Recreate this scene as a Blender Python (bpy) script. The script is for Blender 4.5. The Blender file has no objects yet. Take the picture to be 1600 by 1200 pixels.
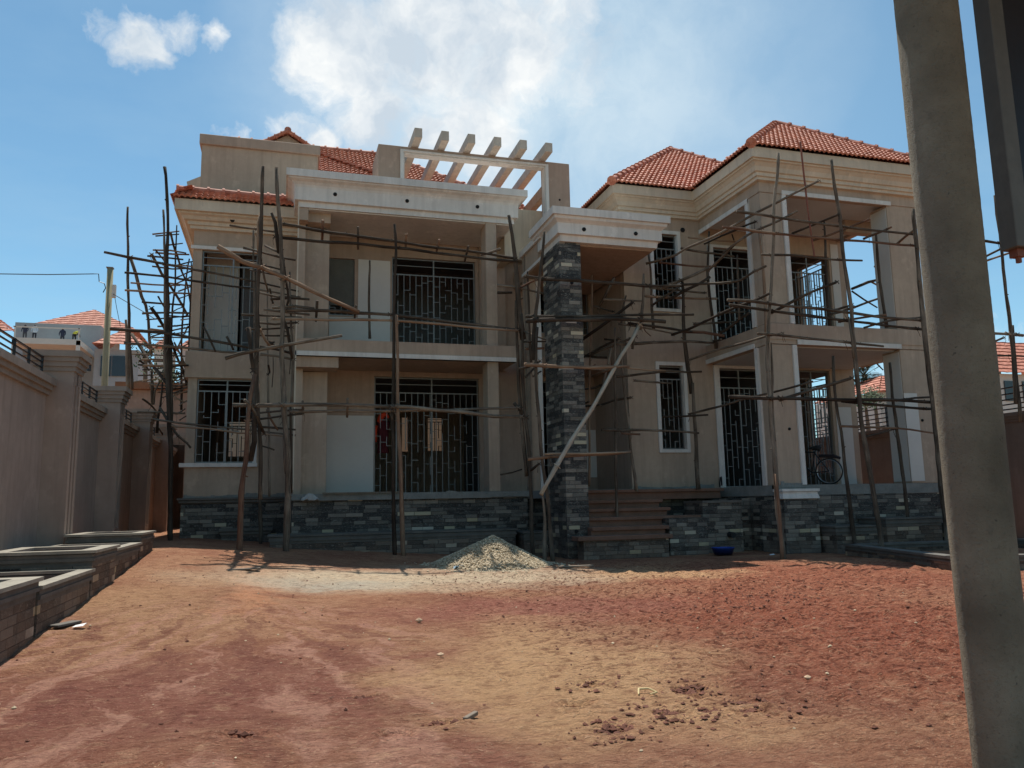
import bpy, bmesh, math, random
from mathutils import Vector, Matrix, noise
R = math.radians
scene = bpy.context.scene
col = scene.collection

# ---------------- camera ----------------
yaw, pitch, roll = R(16.369), R(8.517), R(1.118)
cy, sy, cp, sp = math.cos(yaw), math.sin(yaw), math.cos(pitch), math.sin(pitch)
fwd = Vector((sy * cp, cy * cp, sp)); rgt = Vector((cy, -sy, 0)); dwn = fwd.cross(rgt)
cr, sr = math.cos(roll), math.sin(roll)
r2 = rgt * cr + dwn * sr; d2 = -rgt * sr + dwn * cr
cam_d = bpy.data.cameras.new('camera'); cam = bpy.data.objects.new('camera', cam_d); col.objects.link(cam)
cam.matrix_world = Matrix(((r2.x, -d2.x, -fwd.x, 0), (r2.y, -d2.y, -fwd.y, 0), (r2.z, -d2.z, -fwd.z, 1.3), (0, 0, 0, 1)))
cam_d.sensor_width = 36; cam_d.lens = 36 * 1239.2 / 1600; cam_d.clip_end = 3000; cam_d.clip_start = .05
scene.camera = cam

# ---------------- light ----------------
SUN_EL, SUN_AZ = R(67.5), R(4)
sun_d = bpy.data.lights.new('sun', 'SUN'); sun_d.energy = 4.8; sun_d.angle = R(.53); sun_d.color = (1, .95, .87)
sun = bpy.data.objects.new('sun', sun_d); col.objects.link(sun)
sdir = Vector((math.sin(SUN_AZ) * math.cos(SUN_EL), math.cos(SUN_AZ) * math.cos(SUN_EL), math.sin(SUN_EL)))
sun.rotation_euler = sdir.to_track_quat('Z', 'Y').to_euler()
scene.view_settings.view_transform = 'Standard'; scene.view_settings.look = 'None'
scene.view_settings.exposure = 0.14; scene.view_settings.gamma = 1

class NT:
    """small node-tree writer"""
    def __init__(s, nt): s.nt = nt; s.n = nt.nodes; s.l = nt.links
    def node(s, t, **k):
        n = s.n.new(t)
        for a, b in k.items(): setattr(n, a, b)
        return n
    def val(s, sock, v):
        if v is None: return
        if hasattr(v, 'is_linked') or hasattr(v, 'links'): s.l.new(v, sock)
        else:
            if isinstance(v, (tuple, list)) and len(v) == 3 and sock.type == 'RGBA': v = (*v, 1)
            sock.default_value = v
    def math(s, op, a, b=None, c=None, clamp=False):
        n = s.node('ShaderNodeMath', operation=op, use_clamp=clamp)
        s.val(n.inputs[0], a); s.val(n.inputs[1], b)
        if c is not None: s.val(n.inputs[2], c)
        return n.outputs[0]
    def vmath(s, op, a, b=None):
        n = s.node('ShaderNodeVectorMath', operation=op); s.val(n.inputs[0], a); s.val(n.inputs[1], b)
        return n.outputs['Value'] if op in ('DOT_PRODUCT', 'LENGTH', 'DISTANCE') else n.outputs[0]
    def mix(s, f, a, b, mode='MIX'):
        n = s.node('ShaderNodeMix', data_type='RGBA', blend_type=mode); s.val(n.inputs[0], f)
        s.val(n.inputs[6], a); s.val(n.inputs[7], b); return n.outputs[2]
    def noise(s, vec, scale, detail=4, rough=.55, out='Fac', dist=0):
        n = s.node('ShaderNodeTexNoise'); s.val(n.inputs['Vector'], vec); n.inputs['Scale'].default_value = scale
        n.inputs['Detail'].default_value = detail; n.inputs['Roughness'].default_value = rough; n.inputs['Distortion'].default_value = dist
        return n.outputs[out]
    def ramp(s, f, stops):
        n = s.node('ShaderNodeValToRGB'); s.val(n.inputs[0], f); e = n.color_ramp.elements
        while len(e) < len(stops): e.new(.5)
        for el, (p, c) in zip(e, stops):
            el.position = p; el.color = (*c, 1) if isinstance(c, (tuple, list)) else (c, c, c, 1)
        return n.outputs[0]
    def rng(s, v, a, b, c=0, d=1):
        n = s.node('ShaderNodeMapRange'); s.val(n.inputs[0], v)
        for i, q in enumerate((a, b, c, d)): n.inputs[i + 1].default_value = q
        return n.outputs[0]
    def sep(s, v): n = s.node('ShaderNodeSeparateXYZ'); s.val(n.inputs[0], v); return n.outputs
    def comb(s, x=0, y=0, z=0):
        n = s.node('ShaderNodeCombineXYZ')
        for i, q in enumerate((x, y, z)): s.val(n.inputs[i], q)
        return n.outputs[0]
    def white(s, v):
        n = s.node('ShaderNodeTexWhiteNoise', noise_dimensions='3D'); s.val(n.inputs[0], v); return n.outputs['Value']
    def bump(s, h, strength=.5, dist=.01):
        n = s.node('ShaderNodeBump'); s.val(n.inputs['Height'], h); n.inputs['Strength'].default_value = strength
        n.inputs['Distance'].default_value = dist; return n.outputs[0]

# ---------------- sky ----------------
world = bpy.data.worlds.new('World'); scene.world = world; world.use_nodes = True
w = NT(world.node_tree); w.n.clear()
wo = w.node('ShaderNodeOutputWorld'); bg = w.node('ShaderNodeBackground'); bg.inputs[1].default_value = SKY_S = .105
sky = w.node('ShaderNodeTexSky', sky_type='NISHITA'); sky.sun_disc = False; sky.sun_elevation = SUN_EL; sky.sun_rotation = SUN_AZ
sky.air_density = 1.0; sky.dust_density = .6; sky.ozone_density = 2.2; sky.altitude = 1100
tc = w.node('ShaderNodeTexCoord'); dirn = tc.outputs['Generated']
dx, dy, dz = w.sep(dirn)
zc = w.math('MAXIMUM', dz, .03)
flat = w.comb(w.math('DIVIDE', dx, zc), w.math('DIVIDE', dy, zc), 0)
warp = w.noise(dirn, 9, 5, .6, 'Color')
wdir = w.vmath('ADD', dirn, w.vmath('MULTIPLY', w.vmath('SUBTRACT', warp, (.5, .5, .5)), (.09, .09, .09)))
def blob(c, r, amp):
    dist = w.vmath('DISTANCE', wdir, c)
    return w.math('MULTIPLY', w.rng(dist, r, r * .25, 0, 1), amp)
blobs = None
for c, r, a in [((.150, .830, .536), .15, 1.0), ((.055, .858, .508), .105, 1.0), ((.095, .884, .452), .09, 1.0), ((.16, .89, .43), .07, .95), ((.250, .812, .525), .14, .9), ((.03, .905, .42), .05, .9), ((.01, .902, .437), .05, .75),
                ((.215, .872, .44), .12, .85), ((.33, .79, .51), .12, .6), ((.30, .77, .56), .1, .8), ((-.146, .856, .497), .062, .85), ((-.19, .845, .495), .045, .55), ((-.118, .85, .51), .05, .75), ((-.076, .853, .517), .032, .7),
                ((-.063, .905, .42), .055, .5), ((-.02, .91, .41), .04, .4), ((.82, .52, .2), .12, .6), ((.7, .7, .13), .2, .45), ((-.28, .93, .28), .035, .3)]:
    b_ = blob(c, r, a); blobs = b_ if blobs is None else w.math('MAXIMUM', blobs, b_)
wn = w.noise(wdir, 11, 12, .66)
cov = w.math('ADD', w.math('MULTIPLY', wn, .9), w.math('MULTIPLY', blobs, .62))
cmask = w.rng(cov, .71, .97, 0, 1)
thin = w.math('MULTIPLY', w.rng(w.noise(flat, .9, 6, .6), .42, .8, 0, .36), w.rng(dz, .0, .35, .3, 1))
veil = w.math('MULTIPLY', w.rng(w.vmath('DISTANCE', dirn, (.33, .82, .47)), .45, .0, 0, .62), 1)
thin = w.math('MAXIMUM', thin, veil)
cloudcol = w.mix(w.rng(w.noise(wdir, 7, 5, .6), .38, .62), (5.2, 6.0, 6.8), (8.8, 8.9, 8.8))
sk = w.mix(1.0, sky.outputs[0], (1.03, 1.31, 1.19), 'MULTIPLY')
c1 = w.mix(thin, sk, (3.9, 5.6, 6.9))
soft = w.math('MULTIPLY', w.rng(w.vmath('DISTANCE', wdir, (.27, .82, .50)), .37, .08, 0, .9), w.rng(w.noise(wdir, 5, 7, .6), .36, .6, .3, 1))
c1 = w.mix(soft, c1, (6.2, 7.3, 8.0))
c2 = w.mix(cmask, c1, cloudcol)
w.l.new(c2, bg.inputs[0]); w.l.new(bg.outputs[0], wo.inputs[0])

# ---------------- materials ----------------
def new_mat(name):
    m = bpy.data.materials.new(name); m.use_nodes = True; t = NT(m.node_tree)
    b = m.node_tree.nodes['Principled BSDF']; return m, t, b
def pos(t): return t.node('ShaderNodeNewGeometry').outputs['Position']
def simple(name, c, rough=.8, var=.12, scale=3, metallic=0, bs=40, bst=.2, bd=.004, streak=False):
    m, t, b = new_mat(name); p = pos(t)
    n = t.noise(p, scale, 5, .6); n2 = t.noise(p, scale * 9, 4, .6)
    f = t.math('ADD', t.math('MULTIPLY', n, .7), t.math('MULTIPLY', n2, .3))
    lo = tuple(x * (1 - var) for x in c); hi = tuple(min(1, x * (1 + var)) for x in c)
    cc = t.ramp(f, [(.3, lo), (.7, hi)])
    if streak:
        sv = t.vmath('MULTIPLY', p, (5, 5, .35)); sn = t.noise(sv, 1.3, 5, .65)
        cc = t.mix(t.rng(sn, .47, .70, 0, .5), cc, tuple(x * .62 for x in c))
    if streak:
        bl = t.noise(p, .45, 7, .68); cc = t.mix(t.rng(bl, .38, .60, .42, 0), cc, tuple(x * .68 for x in c))
        sm = t.noise(t.vmath('MULTIPLY', p, (1, 1, .7)), 2.4, 8, .7); cc = t.mix(t.rng(sm, .57, .65, 0, .35), cc, tuple(min(1, x * 1.35) for x in c))
    t.l.new(cc, b.inputs['Base Color']); b.inputs['Roughness'].default_value = rough; b.inputs['Metallic'].default_value = metallic
    t.l.new(t.bump(t.noise(p, bs, 4, .6), bst, bd), b.inputs['Normal'])
    return m
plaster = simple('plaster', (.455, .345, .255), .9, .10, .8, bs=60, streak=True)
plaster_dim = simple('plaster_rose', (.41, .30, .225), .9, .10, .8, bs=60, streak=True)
trim = simple('white_trim', (.70, .665, .61), .75, .08, 1.5, bs=50, streak=True)
cream = simple('cream_moulding', (.62, .525, .40), .8, .08, 1.2, bs=50, streak=True)
primer = simple('white_undercoat', (.62, .59, .535), .85, .06, 1.0)
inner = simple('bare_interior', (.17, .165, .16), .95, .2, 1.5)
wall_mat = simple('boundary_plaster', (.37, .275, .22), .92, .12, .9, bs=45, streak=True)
wall_cap = simple('boundary_mould', (.30, .235, .19), .92, .12, .9, bs=45, streak=True)
concrete = simple('concrete', (.30, .29, .25), .93, .25, 2.5, bs=25, bst=.5, bd=.01)
rough_cement = simple('cement', (.22, .22, .2), .95, .3, 3, bs=18, bst=.7, bd=.02)
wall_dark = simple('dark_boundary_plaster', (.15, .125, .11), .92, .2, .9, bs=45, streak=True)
soffit_m = simple('pale_ceiling', (.50, .53, .53), .85, .1, 1.2)
beam_m = simple('beam_plaster', (.56, .49, .40), .9, .12, .8, bs=60, streak=True)
grille_m = simple('painted_steel', (.21, .21, .20), .5, .15, 5, .4)
black_m = simple('black_steel', (.02, .02, .024), .45, .2, 5, .3)
shade_glass = simple('dark_glass', (.02, .023, .03), .15, .2, 2)
gate_m = simple('gate_steel', (.14, .125, .105), .6, .25, 2, .2, bs=8, streak=True)
dust_step = simple('dusty_step', (.19, .10, .066), .95, .3, 3, bs=20, bst=.6, bd=.01)
dark_hole = simple('hole', (.01, .01, .01), 1, 0)
rebar = simple('rusty_bar', (.22, .075, .045), .8, .3, 8)
cable_m = simple('cable', (.02, .02, .02), .5, .1)
lumber = simple('grey_timber', (.2, .16, .12), .9, .3, 5)

def stone_mat(name, tint=(1.12, 1.02, .9), light=.93, dust=.0):
    m, t, b = new_mat(name); p = pos(t); x, y, z = t.sep(p)
    s_ = t.math('ADD', x, t.math('MULTIPLY', y, 1.03)); rowf = t.math('DIVIDE', z, .094); row = t.math('FLOOR', rowf)
    off = t.white(t.comb(row, 3.3, 1.1)); k = t.math('ADD', 2.3, t.math('MULTIPLY', t.white(t.comb(row, 9.1, 4.2)), 1.5))
    cf = t.math('ADD', t.math('MULTIPLY', s_, k), t.math('MULTIPLY', off, 13)); cc = t.math('FLOOR', cf)
    idv = t.white(t.comb(cc, row, 0)); id2 = t.white(t.comb(cc, row, 7))
    vein = t.noise(t.vmath('MULTIPLY', p, (1, 1, 2.2)), 9, 9, .75, dist=2.2)
    base = t.ramp(idv, [(0, (.014, .014, .015)), (.3, (.034, .035, .036)), (.55, (.075, .074, .070)), (.74, (.145, .14, .13)), (.90, (.22, .21, .19)), (1, (.08, .075, .06))])
    base = t.mix(t.rng(vein, .52, .63, 0, .65), base, (.30, .31, .30))
    base = t.mix(t.math('MULTIPLY', t.math('GREATER_THAN', id2, light), 1), base, t.mix(idv, (.50, .49, .45), (.38, .35, .24)))
    fx = t.math('FRACT', cf); fz = t.math('FRACT', rowf)
    edge = t.math('MINIMUM', t.math('MINIMUM', fx, t.math('SUBTRACT', 1, fx)), t.math('MULTIPLY', t.math('MINIMUM', fz, t.math('SUBTRACT', 1, fz)), .5))
    joint = t.rng(edge, .0, .025, 1, 0)
    base = t.mix(t.math('MULTIPLY', joint, .7), base, (.05, .05, .048))
    base = t.mix(1, base, tint, 'MULTIPLY')
    dn = t.math('MULTIPLY', t.rng(t.noise(p, 2.5, 5, .6), .4, .7, .2, 1), t.rng(z, 1.1, .1, 0, .55 + dust))
    base = t.mix(dn, base, (.20, .125, .08))
    t.l.new(base, b.inputs['Base Color']); b.inputs['Roughness'].default_value = .7
    h = t.math('ADD', t.math('SUBTRACT', t.math('MULTIPLY', idv, .9), joint), t.math('MULTIPLY', vein, .5))
    t.l.new(t.bump(h, .9, .015), b.inputs['Normal']); return m
stone = stone_mat('slate_cladding'); stone_brown = stone_mat('dusty_slate', (1.15, .95, .78), .93, .3)
coping_m = simple('slate_coping', (.125, .112, .095), .8, .35, 4, bs=30, bst=.5)
coping_pale = simple('dusty_coping', (.29, .26, .205), .85, .3, 4, bs=30, bst=.5)

def tile_mat():
    m, t, b = new_mat('clay_tile'); p = pos(t)
    q = t.vmath('FLOOR', t.vmath('MULTIPLY', p, (7.7, 7.7, 6.6)))
    idv = t.white(q)
    c = t.ramp(idv, [(0, (.36, .11, .062)), (.4, (.50, .18, .11)), (.75, (.62, .255, .165)), (1, (.44, .155, .10))])
    c = t.mix(t.rng(t.noise(p, 1.6, 6, .65), .45, .8, 0, .55), c, (.25, .08, .05))
    t.l.new(c, b.inputs['Base Color']); b.inputs['Roughness'].default_value = .75
    t.l.new(t.bump(t.noise(p, 60, 3), .3, .005), b.inputs['Normal']); return m
tile = tile_mat()
def wood_mat(name, stops, sc=(22, 22, 2.2)):
    m, t, b = new_mat(name); tcn = t.node('ShaderNodeTexCoord'); p = tcn.outputs['UV']
    geo = t.node('ShaderNodeNewGeometry'); oi = t.node('ShaderNodeObjectInfo')
    pp = geo.outputs['Position']
    uvx, uvy, _ = t.sep(p)
    grain = t.noise(t.comb(t.math('MULTIPLY', uvx, 9), t.math('MULTIPLY', uvy, 1.6), t.math('MULTIPLY', oi.outputs['Random'], 37)), 1.4, 7, .7)
    big = t.noise(pp, 1.1, 4, .6)
    f = t.math('ADD', t.math('MULTIPLY', grain, .62), t.math('MULTIPLY', t.math('ADD', big, t.math('MULTIPLY', oi.outputs['Random'], .5)), .38))
    c = t.ramp(f, stops); t.l.new(c, b.inputs['Base Color']); b.inputs['Roughness'].default_value = .9; b.inputs['Specular IOR Level'].default_value = .2
    t.l.new(t.bump(t.math('ADD', grain, t.noise(pp, 55, 3)), .8, .008), b.inputs['Normal']); return m
bark = wood_mat('weathered_pole', [(.36, (.012, .008, .006)), (.50, (.040, .028, .020)), (.62, (.098, .073, .053)), (.78, (.30, .24, .18))])
bark_red = wood_mat('peeled_pole', [(.32, (.045, .02, .013)), (.46, (.12, .06, .04)), (.62, (.24, .15, .095)), (.78, (.4, .3, .21))])
POLES={
 'side':[
  ('u',0.054,[(-4.37,24,9.94),(-4.34,24,9.01),(-4.22,24,7.17),(-4.12,24,5.88),(-4.02,24,4.64)]),
  ('u',0.063,[(-4.28,24.1,6.63),(-4.19,24.1,5.53),(-4.12,24.1,4.67)]),
  ('b',0.055,[(-4.23,24,8.44),(-4.09,24.1,7.99),(-3.99,24.19,7.61),(-3.92,24.24,7.36),(-3.81,24.3,7.13),(-3.75,24.39,6.72),(-3.71,24.5,6.18),(-3.64,24.6,5.71)]),
  ('u',0.067,[(-2.95,20.5,9.81),(-2.88,20.5,9.23),(-2.81,20.5,8.15),(-2.79,20.5,7.17),(-2.74,20.5,6.2),(-2.69,20.5,5.24),(-2.61,20.5,3.68),(-2.51,20.5,2.45),(-2.41,20.5,0.38)]),
  ('u',0.044,[(-2.99,21,8.85),(-2.94,21,7.97),(-2.85,21,6.31),(-2.78,21,4.53)]),
  ('u',0.062,[(-2.68,20.6,5.97),(-2.61,20.6,4.79),(-2.56,20.6,3.38)]),
  ('b',0.047,[(-3.22,21,7.65),(-3.06,21.58,7.36),(-2.94,21.91,7.21),(-2.78,22.33,7),(-2.65,22.67,6.81),(-2.54,23,6.6)]),
  ('b',0.037,[(-2.95,22,8.59),(-2.94,22.65,8.46),(-2.9,23.25,8.34),(-2.87,24.07,8.14),(-2.82,24.5,8.03),(-2.78,25.19,7.83),(-2.77,26,7.55)]),
  ('u',0.035,[(-2.92,23,9.15),(-2.92,23,8.26),(-2.89,23,7.44),(-2.93,23,6.8),(-2.94,23,5.9),(-2.9,23,4.67)]),
  ('u',0.04,[(-2.89,26,9.1),(-2.96,26,8.53),(-3,26,7.64),(-3.02,26,6.72),(-2.99,26,5.91),(-2.94,26,4.32)]),
  ('u',0.044,[(-2.44,23,8.2),(-2.47,23,7.74),(-2.49,23,7.01),(-2.45,23,5.39),(-2.41,23,3.68)]),
  ('u',0.028,[(-2.67,24.5,8.59),(-2.59,24.5,7.58),(-2.52,24.5,6.04)]),
  ('b',0.052,[(-3.16,21,6.27),(-2.99,21.71,6.01),(-2.86,22.29,5.76),(-2.78,22.9,5.45),(-2.64,23.6,5.07),(-2.61,24,4.82)]),
  ('b',0.053,[(-3.92,23,6.01),(-3.59,22.45,5.51),(-3.23,21.83,4.98),(-2.91,21.32,4.59),(-2.71,21,4.36)]),
  ('l',0.039,[(-4.16,20.3,7.43),(-3.63,20.3,7.34),(-2.82,20.3,7.22),(-2.1,20.3,7.12),(-1.29,20.3,7.02),(-0.74,20.3,6.93)]),
  ('l',0.032,[(-0.83,20.2,6.91),(-0.22,20.2,6.8),(0.35,20.2,6.7)]),
  ('l',0.035,[(-3.69,20.3,6.95),(-2.8,20.3,6.91),(-2.06,20.3,6.83),(-1.28,20.3,6.76),(-0.74,20.3,6.73)]),
  ('l',0.028,[(-0.82,20.2,6.7),(-0.21,20.2,6.63),(0.35,20.2,6.55)]),
  ('l',0.029,[(-3.84,22,7.16),(-3.29,22,7.14),(-2.64,22,7.16)]),
  ('l',0.034,[(-3.97,22,6.96),(-3.28,22,6.95),(-2.34,22,6.95)]),
  ('l',0.034,[(-3.55,22,6.66),(-3.04,22,6.65),(-2.55,22,6.64)]),
  ('l',0.038,[(-3.53,22,6.35),(-2.92,22,6.4),(-2.25,22,6.43)]),
  ('l',0.027,[(-3.57,23.5,6.54),(-3.11,23.5,6.6),(-2.6,23.5,6.68)]),
  ('l',0.031,[(-3.29,23,6.25),(-2.82,23,6.28),(-2.42,23,6.36)]),
  ('l',0.047,[(-3.94,20.3,5.57),(-3.41,20.3,5.55),(-2.84,20.3,5.51),(-2,20.3,5.4),(-1.53,20.3,5.34),(-1.16,20.3,5.27),(-0.75,20.3,5.19)]),
  ('l',0.039,[(-3.6,20.2,5.21),(-2.65,20.2,5.17),(-1.99,20.2,5.13),(-1.44,20.2,5.09),(-0.9,20.2,5.06)]),
  ('l',0.025,[(-3.73,22,5.28),(-3.06,22,5.27),(-2.42,22,5.26)]),
  ('l',0.038,[(-3.33,22,5.95),(-2.98,22,5.92)]),
  ('l',0.028,[(-3.69,24,9.17),(-2.97,24,9.32)]),
  ('l',0.028,[(-3.65,24.3,9.22),(-3.01,24.3,9.33)]),
  ('l',0.029,[(-3.3,24.5,9.04),(-2.92,24.5,9.12)]),
  ('p',0.027,[(-3.02,24,8.28),(-2.44,23,8.15)]),
  ('p',0.027,[(-3,24,7.92),(-2.44,23,7.89)]),
  ('p',0.027,[(-2.98,24,7.75),(-2.4,23,7.74)]),
  ('p',0.027,[(-2.92,24,7.52),(-2.38,23,7.47)]),
  ('p',0.022,[(-2.89,24,7.31),(-2.4,23,7.23)]),
  ('p',0.022,[(-3.03,24,6.93),(-2.7,23,6.81)]),
  ('p',0.026,[(-3.62,24,6.14),(-3.12,23,6.07)]),
  ('p',0.031,[(-3.06,24,6.35),(-2.48,23,6.26)]),
  ('p',0.027,[(-3.06,24,6.25),(-2.33,23,6.16)]),
  ('p',0.021,[(-3.43,23,5.6),(-3.11,22,5.5)]),
  ('p',0.026,[(-2.97,24,5.77),(-2.35,23,5.87)]),
  ('p',0.022,[(-3.52,24,6.07),(-3.02,23,5.85)]),
  ('b',0.031,[(-2.86,23,5.5),(-2.74,23,5.73),(-2.63,23,6.02),(-2.51,23,6.28)]),
  ('b',0.03,[(-2.79,22.5,5.72),(-2.57,22.5,5.29),(-2.46,22.5,4.95)]),
  ('p',0.025,[(-3.46,22,4.87),(-2.86,22,4.95)]),
  ('p',0.025,[(-3.56,22,4.72),(-3.26,22,4.74)]),
  ('p',0.025,[(-3.63,22,4.55),(-3.12,22,4.64)]),
  ('p',0.021,[(-3.19,22,4.74),(-2.85,22,4.8)]),
  ('p',0.021,[(-2.72,22,4.69),(-2.39,22,4.75)]),
  ('p',0.021,[(-2.72,22,4.6),(-2.38,22,4.66)]),
  ('p',0.025,[(-2.8,23,4.56),(-2.39,22,4.56)]),
  ('p',0.025,[(-2.8,23,4.42),(-2.24,22,4.51)]),
  ('p',0.025,[(-2.78,23,4.37),(-2.23,22,4.41)]),
  ('p',0.021,[(-2.83,23,5.14),(-2.36,22,5.02)]),
  ('p',0.021,[(-3.09,23,4.45),(-2.83,22,4.4)]),
  ('p',0.021,[(-3.07,23,4.29),(-2.8,22,4.22)]),
  ('p',0.021,[(-2.77,24,4.21),(-2.22,22,4.19)]),
  ('p',0.021,[(-2.52,24,4.2),(-2.2,22,4.03)]),
  ('p',0.025,[(-2.78,24,3.99),(-2.4,22,3.87)]),
  ('p',0.025,[(-2.62,22,3.74),(-2.39,22,3.77)]),
  ('p',0.021,[(-2.62,23,3.69),(-2.36,22,3.69)]),
  ('b',0.025,[(-2.83,22,4.3),(-2.62,22,4.15),(-2.4,22,4.04)]),
  ('u',0.056,[(-3.38,23,5.04),(-3.36,23,4.65),(-3.33,23,4.1)]),
  ('u',0.041,[(-2.96,22,4.55),(-3,22,3.95),(-3.04,22,3.58),(-3.04,22,3.24)]),
  ('b',0.03,[(-3.11,22.5,4.64),(-3.21,22.5,4.38),(-3.22,22.5,4.06)]),
  ('b',0.035,[(-2.86,21,3.78),(-2.73,20.92,3.57),(-2.57,20.83,3.31),(-2.38,20.73,3.05),(-2.16,20.64,2.87),(-2.08,20.6,2.76)]),
  ('l',0.031,[(-2.91,20.3,3.42),(-2.47,20.3,3.36),(-2.04,20.3,3.31),(-1.46,20.3,3.25),(-0.83,20.3,3.19),(-0.28,20.3,3.12),(0.36,20.3,3.06)]),
  ('l',0.031,[(-2.45,20.2,3.25),(-2.03,20.2,3.22),(-1.6,20.2,3.19),(-0.96,20.2,3.1),(-0.63,20.2,3.09),(0.09,20.2,3.02)]),
  ('b',0.031,[(-1.83,20,5.63),(-1.69,20,5.34),(-1.55,20,5.04)]),
  ('b',0.035,[(-1.31,20,5.42),(-1.22,20,5.26),(-1.14,20,5.09)]),
  ('l',0.022,[(-2.91,23,5.12),(-2.35,23,5.03)]),
  ('p',0.021,[(-2.81,23,4.67),(-2.26,22,4.7)]),
  ('p',0.022,[(-2.82,24,6.68),(-2.37,23,6.52)]),
 ],
 'porch':[
  ('u',0.053,[(-0.52,17.9,8.95),(-0.52,17.9,8.34),(-0.52,17.9,7.44),(-0.53,17.9,6.84),(-0.56,17.9,5.96),(-0.55,17.9,5.09),(-0.54,17.9,4.1),(-0.54,17.9,3.4),(-0.54,17.9,2.71),(-0.62,17.9,2.3)]),
  ('u',0.06,[(-0.56,17.5,4.11),(-0.63,17.5,3.56),(-0.67,17.5,3.08),(-0.69,17.5,2.54),(-0.74,17.5,1.61),(-0.76,17.5,0.15)]),
  ('u',0.036,[(-0.55,18,7.89),(-0.6,18,7.64),(-0.57,18,6.99)]),
  ('b',0.025,[(-0.51,18,6.8),(-0.43,18.24,6.43),(-0.35,18.4,6.18)]),
  ('u',0.039,[(-0.77,20.2,8.21),(-0.7,20.2,6.23),(-0.65,20.2,4.94),(-0.53,20.2,3.67),(-0.48,20.2,2.73),(-0.4,20.2,0.41)]),
  ('u',0.028,[(-0.4,20.3,6.68),(-0.37,20.3,5.56),(-0.32,20.3,4.32),(-0.28,20.3,3.05),(-0.22,20.3,1.56)]),
  ('u',0.042,[(-0.5,18.1,3.99),(-0.47,18.1,3.14),(-0.41,18.1,2.58),(-0.37,18.1,1.48)]),
  ('u',0.06,[(-0.23,17.8,8.9),(-0.22,17.8,8.4),(-0.16,17.8,7.88),(-0.09,17.8,7.36),(-0.05,17.8,6.55),(-0.02,17.8,5.67),(-0.01,17.8,4.81),(0.05,17.8,3.4),(0.15,17.8,2.56),(0.18,17.8,1.54),(0.17,17.8,0.17)]),
  ('u',0.047,[(-0.3,17.9,7.86),(-0.23,17.9,7.64),(-0.18,17.9,7.31),(-0.11,17.9,6.95)]),
  ('u',0.029,[(-0.08,17.9,7.8),(-0.11,17.9,7.39)]),
  ('b',0.029,[(-0.03,18.1,6.86),(0.02,18.17,6.51),(0.09,18.24,6.16),(0.11,18.28,5.95),(0.08,18.3,5.83)]),
  ('b',0.036,[(0,18.1,5.45),(0.09,18.15,5.25),(0.16,18.23,4.9),(0.21,18.3,4.62)]),
  ('u',0.03,[(0.12,18.8,6.78),(0.15,18.8,6.08),(0.18,18.8,5.47),(0.23,18.8,4.71),(0.23,18.8,3.63)]),
  ('u',0.032,[(0.2,18.2,3.56),(0.23,18.2,2.59),(0.25,18.2,1.61)]),
  ('u',0.049,[(0.1,18,3.42),(0.09,18,2.72),(0.16,18,2.02)]),
  ('b',0.053,[(-1.4,17.6,6.9),(-1.14,17.63,6.76),(-0.87,17.66,6.61),(-0.49,17.69,6.52),(0.05,17.75,6.32),(0.64,17.8,6.05),(1.21,17.86,5.82),(1.65,17.9,5.66)]),
  ('l',0.029,[(-0.91,18.3,7.13),(-0.56,18.3,7.07),(-0.07,18.3,6.97),(0.24,18.3,6.93)]),
  ('p',0.022,[(-0.68,18.6,6.88),(-0.42,18.34,6.76),(-0.09,18,6.59)]),
  ('p',0.022,[(-0.76,18.6,6.71),(-0.31,18.2,6.53),(-0.09,18,6.44)]),
  ('p',0.03,[(-0.45,18.8,7.38),(-0.29,18.53,7.22),(-0.1,18.2,7.04)]),
  ('l',0.026,[(-1.23,18.6,7.74),(-0.65,18.37,7.62),(-0.22,18.2,7.53)]),
  ('l',0.038,[(-0.07,18.1,7.69),(0.62,18.1,7.61),(1.35,18.1,7.56),(2.46,18.1,7.48),(3.54,18.1,7.4),(4.81,18.1,7.33),(5.48,18.1,7.26)]),
  ('l',0.037,[(-0.22,18.05,7.35),(0.13,18.05,7.34),(0.63,18.05,7.32),(1.35,18.05,7.33),(2.56,18.05,7.31),(4,18.05,7.21),(5.46,18.05,7.18)]),
  ('p',0.034,[(0.82,18,7.82),(0.83,18.4,7.47)]),
  ('p',0.03,[(1.62,18,7.73),(1.66,18.4,7.32)]),
  ('p',0.031,[(2.74,18,7.62),(2.8,18.4,7.46)]),
  ('p',0.031,[(3.54,18,7.56),(3.55,18.4,7.38)]),
  ('p',0.028,[(4.23,17.9,7.42),(4.25,18.4,7.2)]),
  ('p',0.031,[(5.03,17.9,7.41),(4.86,18.09,7.38),(4.65,18.3,7.35)]),
  ('l',0.041,[(0.03,18.1,5.69),(1.01,18.1,5.72),(1.66,18.1,5.7),(2.39,18.1,5.69),(3.53,18.1,5.6),(4.7,18.1,5.53),(5.54,18.1,5.46)]),
  ('l',0.034,[(-0.22,18.05,5.46),(0.94,18.05,5.5),(2.42,18.05,5.54),(3.52,18.05,5.51),(4.53,18.05,5.46),(5.46,18.05,5.43)]),
  ('p',0.033,[(0.73,18,5.91),(0.73,18.15,5.71),(0.72,18.3,5.5)]),
  ('p',0.026,[(1.6,18,5.85),(1.59,18.3,5.6)]),
  ('l',0.025,[(-0.92,18.4,5.6),(-0.32,18.35,5.59),(0.41,18.3,5.58)]),
  ('l',0.026,[(-0.84,18.9,5.37),(-0.32,18.9,5.41),(0.2,18.9,5.46)]),
  ('l',0.022,[(-0.53,18.9,5.25),(0.2,18.9,5.26)]),
  ('b',0.042,[(-1.16,17.5,4.43),(-0.55,17.55,4.64),(-0.02,17.6,4.77),(0.79,17.66,4.96),(1.26,17.7,5.07)]),
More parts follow.
